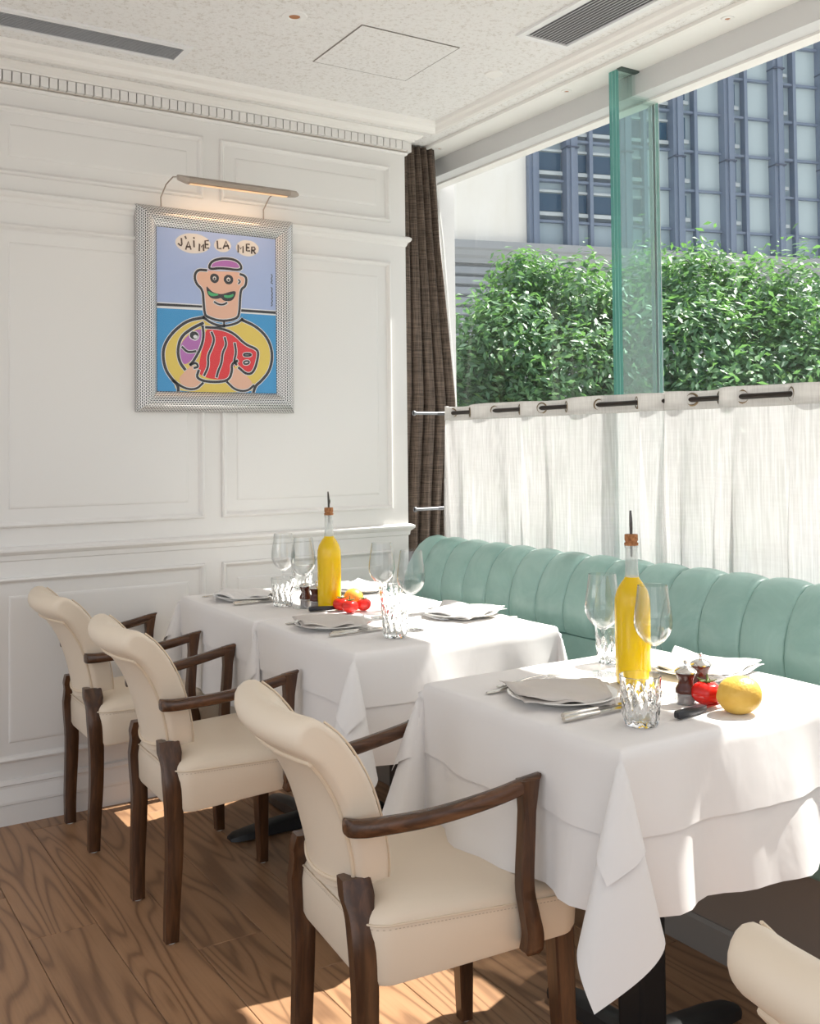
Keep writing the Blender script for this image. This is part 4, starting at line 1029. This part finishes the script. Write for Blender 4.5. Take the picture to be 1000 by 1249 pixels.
tomato(-.754, -2.262, 0, 'ripe red tomato with green stem beside the lemon on the nearest table', 'tomatoes', 1.0)
VT = 'tomatoes'
tomato(-.790, -.862, 0, 'red tomato in the far cluster, the left one beside the knife', VT, .86)
tomato(-.790, -.918, .6, 'red tomato in the far cluster, the front middle one', VT, .86)
tomato(-.735, -.905, 1.2, 'red tomato in the far cluster, the one at the back right', VT, .82)
o = fruit('lemon').build('lemon', lemon_m); o.location = (-.742, -2.335, ZT-.001); o.rotation_euler = (0, .12, radians(150)); o.scale = (1, 1.08, 1.08)
tag(o, 'large yellow lemon beside the tomato at the right edge of the nearest table', 'lemon')
o = MB().lathe([(.031*max(.02, sin(pi*k/16)), .031-.031*cos(pi*k/16)) for k in range(17)], n=30).build('orange', orange_m); o.location = (-.735, -.842, ZT); 
tag(o, 'orange citrus fruit behind the tomatoes, against the far oil bottle', 'orange')
MB().lathe([(.0005, .0625), (.003, .0622), (.0035, .061)], n=10).build('stem_end', stem_m, o)
def paring(x, y, rot, lab):
    r = empty('paring_knife', (x, y, ZT), rot, lab, 'knife', 'black handled paring knives')
    MB().loft([[(s_, w*cy, .008+h*cz) for cy, cz in [(-.8, -1), (.8, -1), (1, -.6), (1, .6), (.8, 1), (-.8, 1), (-1, .6), (-1, -.6)]] for s_, w, h in [(0, .005, .005), (.003, .0075, .0068), (.05, .0068, .0062), (.082, .0060, .0055), (.085, .0045, .004)]]).build('handle', handle_m, r)
    b = [(.085, .006), (.13, .005), (.165, -.003), (.13, -.006), (.085, -.006)]
    MB().loft([[(x_, y_, z) for x_, y_ in b] for z in (.0072, .0085)]).build('blade', steel, r, smooth=False)
paring(-.878, -2.300, .10, 'black handled paring knife lying in front of the tomato on the nearest table')
paring(-.880, -.822, -.25, 'black handled paring knife beside the far cluster of tomatoes')

# ------------------------------------------------------------------ outside: building across the street
AF = radians(-15); FD = Vector((cos(AF), sin(AF), 0)); FN = Vector((-.2588, -.9659, 0))
FP = Vector((14.156, 16.601, 0))
bld = empty('office_building', (FP.x, FP.y, 0), AF, 'blue grey mullioned office facade with a cream side wall across the street', 'building')
# local frame: x along the facade, y into the building, z up
pil_m = mat('slate_blue_mullion', (.195, .245, .335), .5)
sp_m = mat('pale_blue_spandrel', (.40, .50, .56), .3)
wf_m = mat('pale_band', (.60, .66, .68), .5)
dk_m = mat('dark_reflection', (.045, .10, .17), .12)
lv_m = mat('grey_reflected_louvre', (.25, .31, .37), .5)
cr_m = mat('cream_render', (.93, .91, .84), .85)
setc(cr_m, ramp(cr_m, noise(cr_m, coords(cr_m, 'Object', (1, 1, .25)), 1.2, 5, .6), [(.3, (.90, .87, .79)), (.6, (.95, .93, .87))]))
gs_m = mat('grey_stone_cladding', (.36, .38, .40), .7)
Z0 = 6.31
levels = [6.31, 7.00] + [7.00+1.068*k for k in range(1, 9)]
boxobj('core_wall', (-9, .5, -4), (16, 6, 16), mat('shadow_interior', (.10, .13, .17), .8), bld)
boxobj('cream_wall', (-9, -.05, 6.30), (-.03, .6, 16), cr_m, bld)
boxobj('wall_return', (-9, -.12, 6.30), (-1.95, .0, 16), cr_m, bld)
for k in range(8):   # pilasters
    c = [.12, 1.20, 2.78, 4.36, 5.95, 7.55, 9.15, 10.75][k]; w = .16 if k else .14
    MB().box((c-w, -.22, Z0), (c-w*.35, .3, 16)).box((c-w*.35, -.28, Z0), (c+w*.35, .3, 16)).box((c+w*.35, -.22, Z0), (c+w, .3, 16)).build('pilaster', pil_m, bld, smooth=False)
    for z in (8.9, 11.6, 14.3):
        boxobj('pilaster_joint', (c-w-.01, -.30, z-.02), (c+w+.01, .3, z+.02), mat('joint_dark', (.08, .10, .15), .6), bld)
subs = [1.81, 3.42, 4.98, 6.58, 8.18, 9.78]
for c in subs: boxobj('mullion', (c-.05, -.10, Z0), (c+.05, .3, 16), pil_m, bld)
edges = [(.26, 1.04), (1.36, 1.76), (1.86, 2.62), (2.94, 3.37), (3.47, 4.20), (4.52, 4.93), (5.03, 5.79), (6.11, 6.53), (6.63, 7.39), (7.71, 8.13), (8.23, 8.99), (9.31, 9.73), (9.83, 10.59)]
for z in levels:
    for (a, b) in edges:
        boxobj('transom', (a, -.05, z-.045), (b, .28, z+.02), pil_m, bld)
rng = random.Random(5)
for bi, (a, b) in enumerate(edges):
    for li in range(len(levels)-1):
        z0, z1 = levels[li]+.02, levels[li+1]-.045
        if z1 > 15: break
        ww = b-a
        if li == 0:
            boxobj('spandrel_panel', (a, .06, z0), (b, .1, z1), sp_m, bld); continue
        plain = (bi in (6, 8, 10, 12)) or (bi == 4 and li < 3)
        if plain:
            boxobj('blank_pane', (a, .06, z0), (b, .1, z1), mat('pale_blank_pane', (.50, .60, .63), .25), bld); continue
        # pane bay: reflected balcony building shaped as bands, dark windows, louvres
        boxobj('bay_pane', (a, .12, z0), (b, .16, z1), sp_m, bld)
        if bi < 5:
            sh = .30*(li % 2)
            wz0 = z0+.26; wz1 = z0+.72
            boxobj('reflected_window', (a+ww*.10, .085, wz0), (b-ww*.03, .13, wz1), dk_m, bld)
            boxobj('reflected_sill_band', (a, .03, wz0-.13), (b, .13, wz0-.03), wf_m, bld)
            boxobj('reflected_head_band', (a, .05, wz1+.03), (b, .13, wz1+.09), wf_m, bld)
            lm = MB()
            for q in range(5): lm.box((a+ww*.08, .07, z0+.0+q*.025), (b-ww*.04, .10, z0+.010+q*.025))
            o = lm.build('reflected_louvre', lv_m, bld, smooth=False)
        else:
            boxobj('reflected_window', (a+ww*.14, .085, z0+.35), (b-ww*.42, .13, z1-.08), dk_m, bld)
            boxobj('reflected_sill_band', (a+.02, .04, z0+.20), (b-ww*.22, .13, z0+.30), wf_m, bld)
# ledge and lower cladding
MB().loft([[(x, y, z) for y, z in [(.3, 6.33), (-.34, 6.33), (-.34, 6.14), (-.26, 6.10), (-.22, 5.98), (-.12, 5.92), (-.12, 5.80), (.3, 5.80)]] for x in (-9, 13)]).build('ledge', gs_m, bld, smooth=False)
boxobj('lower_wall', (-9, .02, -4), (13, .5, 5.82), gs_m, bld)
for k in range(14):
    z = 5.74-k*.26
    o = MB().loft([[(x, y, zz) for y, zz in [(.03, z), (-.09, z-.03), (-.12, z-.20), (.03, z-.24)]] for x in (-6, -.42)]).build('cladding_board', mat('grey_cladding_board', (.33, .36, .39), .6), bld, smooth=False)
for k in range(12):
    boxobj('lower_pilaster', (-.42+k*1.6, -.2, 1.0), (-.02+k*1.6, .1, 5.80), gs_m, bld)
for z in (5.2, 4.3): boxobj('string_band', (-.02, -.1, z-.09), (13, .06, z), wf_m, bld)
boxobj('street_ground', (-30, -14, -4.2), (60, 60, -4.0), mat('street_paving', (.35, .35, .34), .9))
tag(bpy.data.objects['street_ground'], kind='structure')
bpy.data.objects['street_ground'].name = 'ground'

# ------------------------------------------------------------------ outside: tree
leaf_m = mat('glossy_green_leaf', (.1, .3, .06), .50)
geo = N(leaf_m, 'ShaderNodeAttribute', attribute_name='tone')
setc(leaf_m, ramp(leaf_m, geo.outputs['Fac'], [(0, (.055, .135, .085)), (.5, (.14, .27, .15)), (.85, (.24, .42, .17)), (1, (.36, .60, .17))]))
bsdf = leaf_m.node_tree.nodes['Principled BSDF']
tl = N(leaf_m, 'ShaderNodeBsdfTranslucent'); tl.inputs[0].default_value = (.22, .48, .10, 1)
mx = N(leaf_m, 'ShaderNodeMixShader'); mx.inputs[0].default_value = .28
L(leaf_m, bsdf.outputs[0], mx.inputs[1]); L(leaf_m, tl.outputs[0], mx.inputs[2]); L(leaf_m, mx.outputs[0], leaf_m.node_tree.nodes['Material Output'].inputs[0])
bark = mat('grey_brown_bark', (.16, .12, .09), .9)
def pix(px, py, depth):
    return CAM + (Fv + Rv*((px-500)/FPX) - Uv*((py-CY)/FPX))*depth
def tree(name, blobs, trunk, nleaf, label, seed):
    """blobs: (centre, radius) clumps of the crown; built where the tree stands"""
    rs = np.random.RandomState(seed)
    base = Vector((trunk[0], trunk[1], -4.0))
    root = empty(name, base, 0, label, 'tree', 'street trees outside the window')
    wts = np.array([r*r for c, r in blobs]); wts = wts/wts.sum()
    idx = rs.choice(len(blobs), nleaf, p=wts)
    cen = np.array([c for c, r in blobs])[idx]; rad = np.array([r for c, r in blobs])[idx]
    d = rs.normal(size=(nleaf, 3)); d /= np.linalg.norm(d, axis=1)[:, None]
    rr = rad*(1-.5*rs.rand(nleaf)**1.4)*(1+.13*rs.normal(size=nleaf))
    # lumpy surface
    lump = 1+.24*np.sin(d[:, 0]*5+idx)*np.sin(d[:, 1]*6+idx*2)+.10*np.sin(d[:, 2]*9+idx*3)
    pos = cen+d*(rr*lump)[:, None]
    # leaf frame: normals mix of outward, up and random
    nrm = d*.7+np.array([0, 0, .7])+rs.normal(size=(nleaf, 3))*.55; nrm /= np.linalg.norm(nrm, axis=1)[:, None]
    ax = rs.normal(size=(nleaf, 3))+np.array([0, 0, -.8]); ax -= nrm*(ax*nrm).sum(1)[:, None]; ax /= np.linalg.norm(ax, axis=1)[:, None]
    sd = np.cross(nrm, ax)
    ln = .042+.020*rs.rand(nleaf); wd = ln*.42
    b = pos-ax*ln[:, None]; t = pos+ax*ln[:, None]
    l = pos-ax*(ln*.15)[:, None]+sd*wd[:, None]+nrm*(wd*.35)[:, None]; r = pos-ax*(ln*.15)[:, None]-sd*wd[:, None]+nrm*(wd*.35)[:, None]
    V = np.stack([b, l, t, r], 1).reshape(-1, 3) - np.array(base)
    me = bpy.data.meshes.new('foliage'); nf = nleaf*2
    me.vertices.add(len(V)); me.vertices.foreach_set('co', V.ravel())
    q = np.arange(nleaf)*4
    F = np.stack([q, q+1, q+2, q, q+2, q+3], 1).ravel()
    me.loops.add(nf*3); me.loops.foreach_set('vertex_index', F)
    me.polygons.add(nf); me.polygons.foreach_set('loop_start', np.arange(nf)*3); me.polygons.foreach_set('loop_total', np.full(nf, 3))
    me.update(calc_edges=True); me.materials.append(leaf_m)
    at = me.attributes.new('tone', 'FLOAT', 'FACE'); tone = np.clip(.38+.22*rs.normal(size=nleaf)+.25*(rs.rand(nleaf) > .93), 0, 1)
    at.data.foreach_set('value', np.repeat(tone, 2))
    o = bpy.data.objects.new('foliage', me); COL.objects.link(o); o.parent = root; o['kind'] = 'stuff'
    top = Vector(np.mean([c for c, r in blobs], 0)) - base
    MB().tube([(0, 0, 0), (0, .05, 2), (top.x*.4, top.y*.4, top.z*.55), (top.x*.8, top.y*.8, top.z*.85)], [.22, .18, .14, .08], 10).build('trunk', bark, root)
    for c, r in blobs:
        e = Vector(c)-base
        MB().tube([(top.x*.35, top.y*.35, top.z*.52), (top.x*.35+e.x*.3, top.y*.35+e.y*.3, e.z*.80), tuple(e*.98)], [.06, .035, .015], 6).build('branch', bark, root)
def P(px, py, dep, rpx): return (tuple(pix(px, py, dep)), rpx/FPX*dep)
tree('street_tree', [P(640, 352, 11, 44), P(600, 385, 11.2, 22), P(700, 380, 11, 62), P(620, 430, 10.6, 75), P(580, 460, 10.6, 60), P(700, 470, 10.4, 85), P(560, 520, 10.4, 70),
                     P(760, 400, 11.2, 55), P(660, 560, 10.2, 100), P(520, 480, 11.0, 60)],
     (5.0, 5.0), 26000, 'leafy green street tree outside the window, left of the glass fin', 1)
tree('street_tree', [P(790, 370, 11.5, 62), P(850, 355, 11, 60), P(915, 385, 11, 65), P(840, 440, 10.4, 90), P(930, 470, 10.2, 95), P(780, 470, 10.8, 70), P(985, 400, 10.6, 80), P(870, 560, 10.0, 110), P(1040, 480, 10.0, 95)],
     (7.2, 3.4), 30000, 'leafy green street tree outside the window, right of the glass fin', 2)
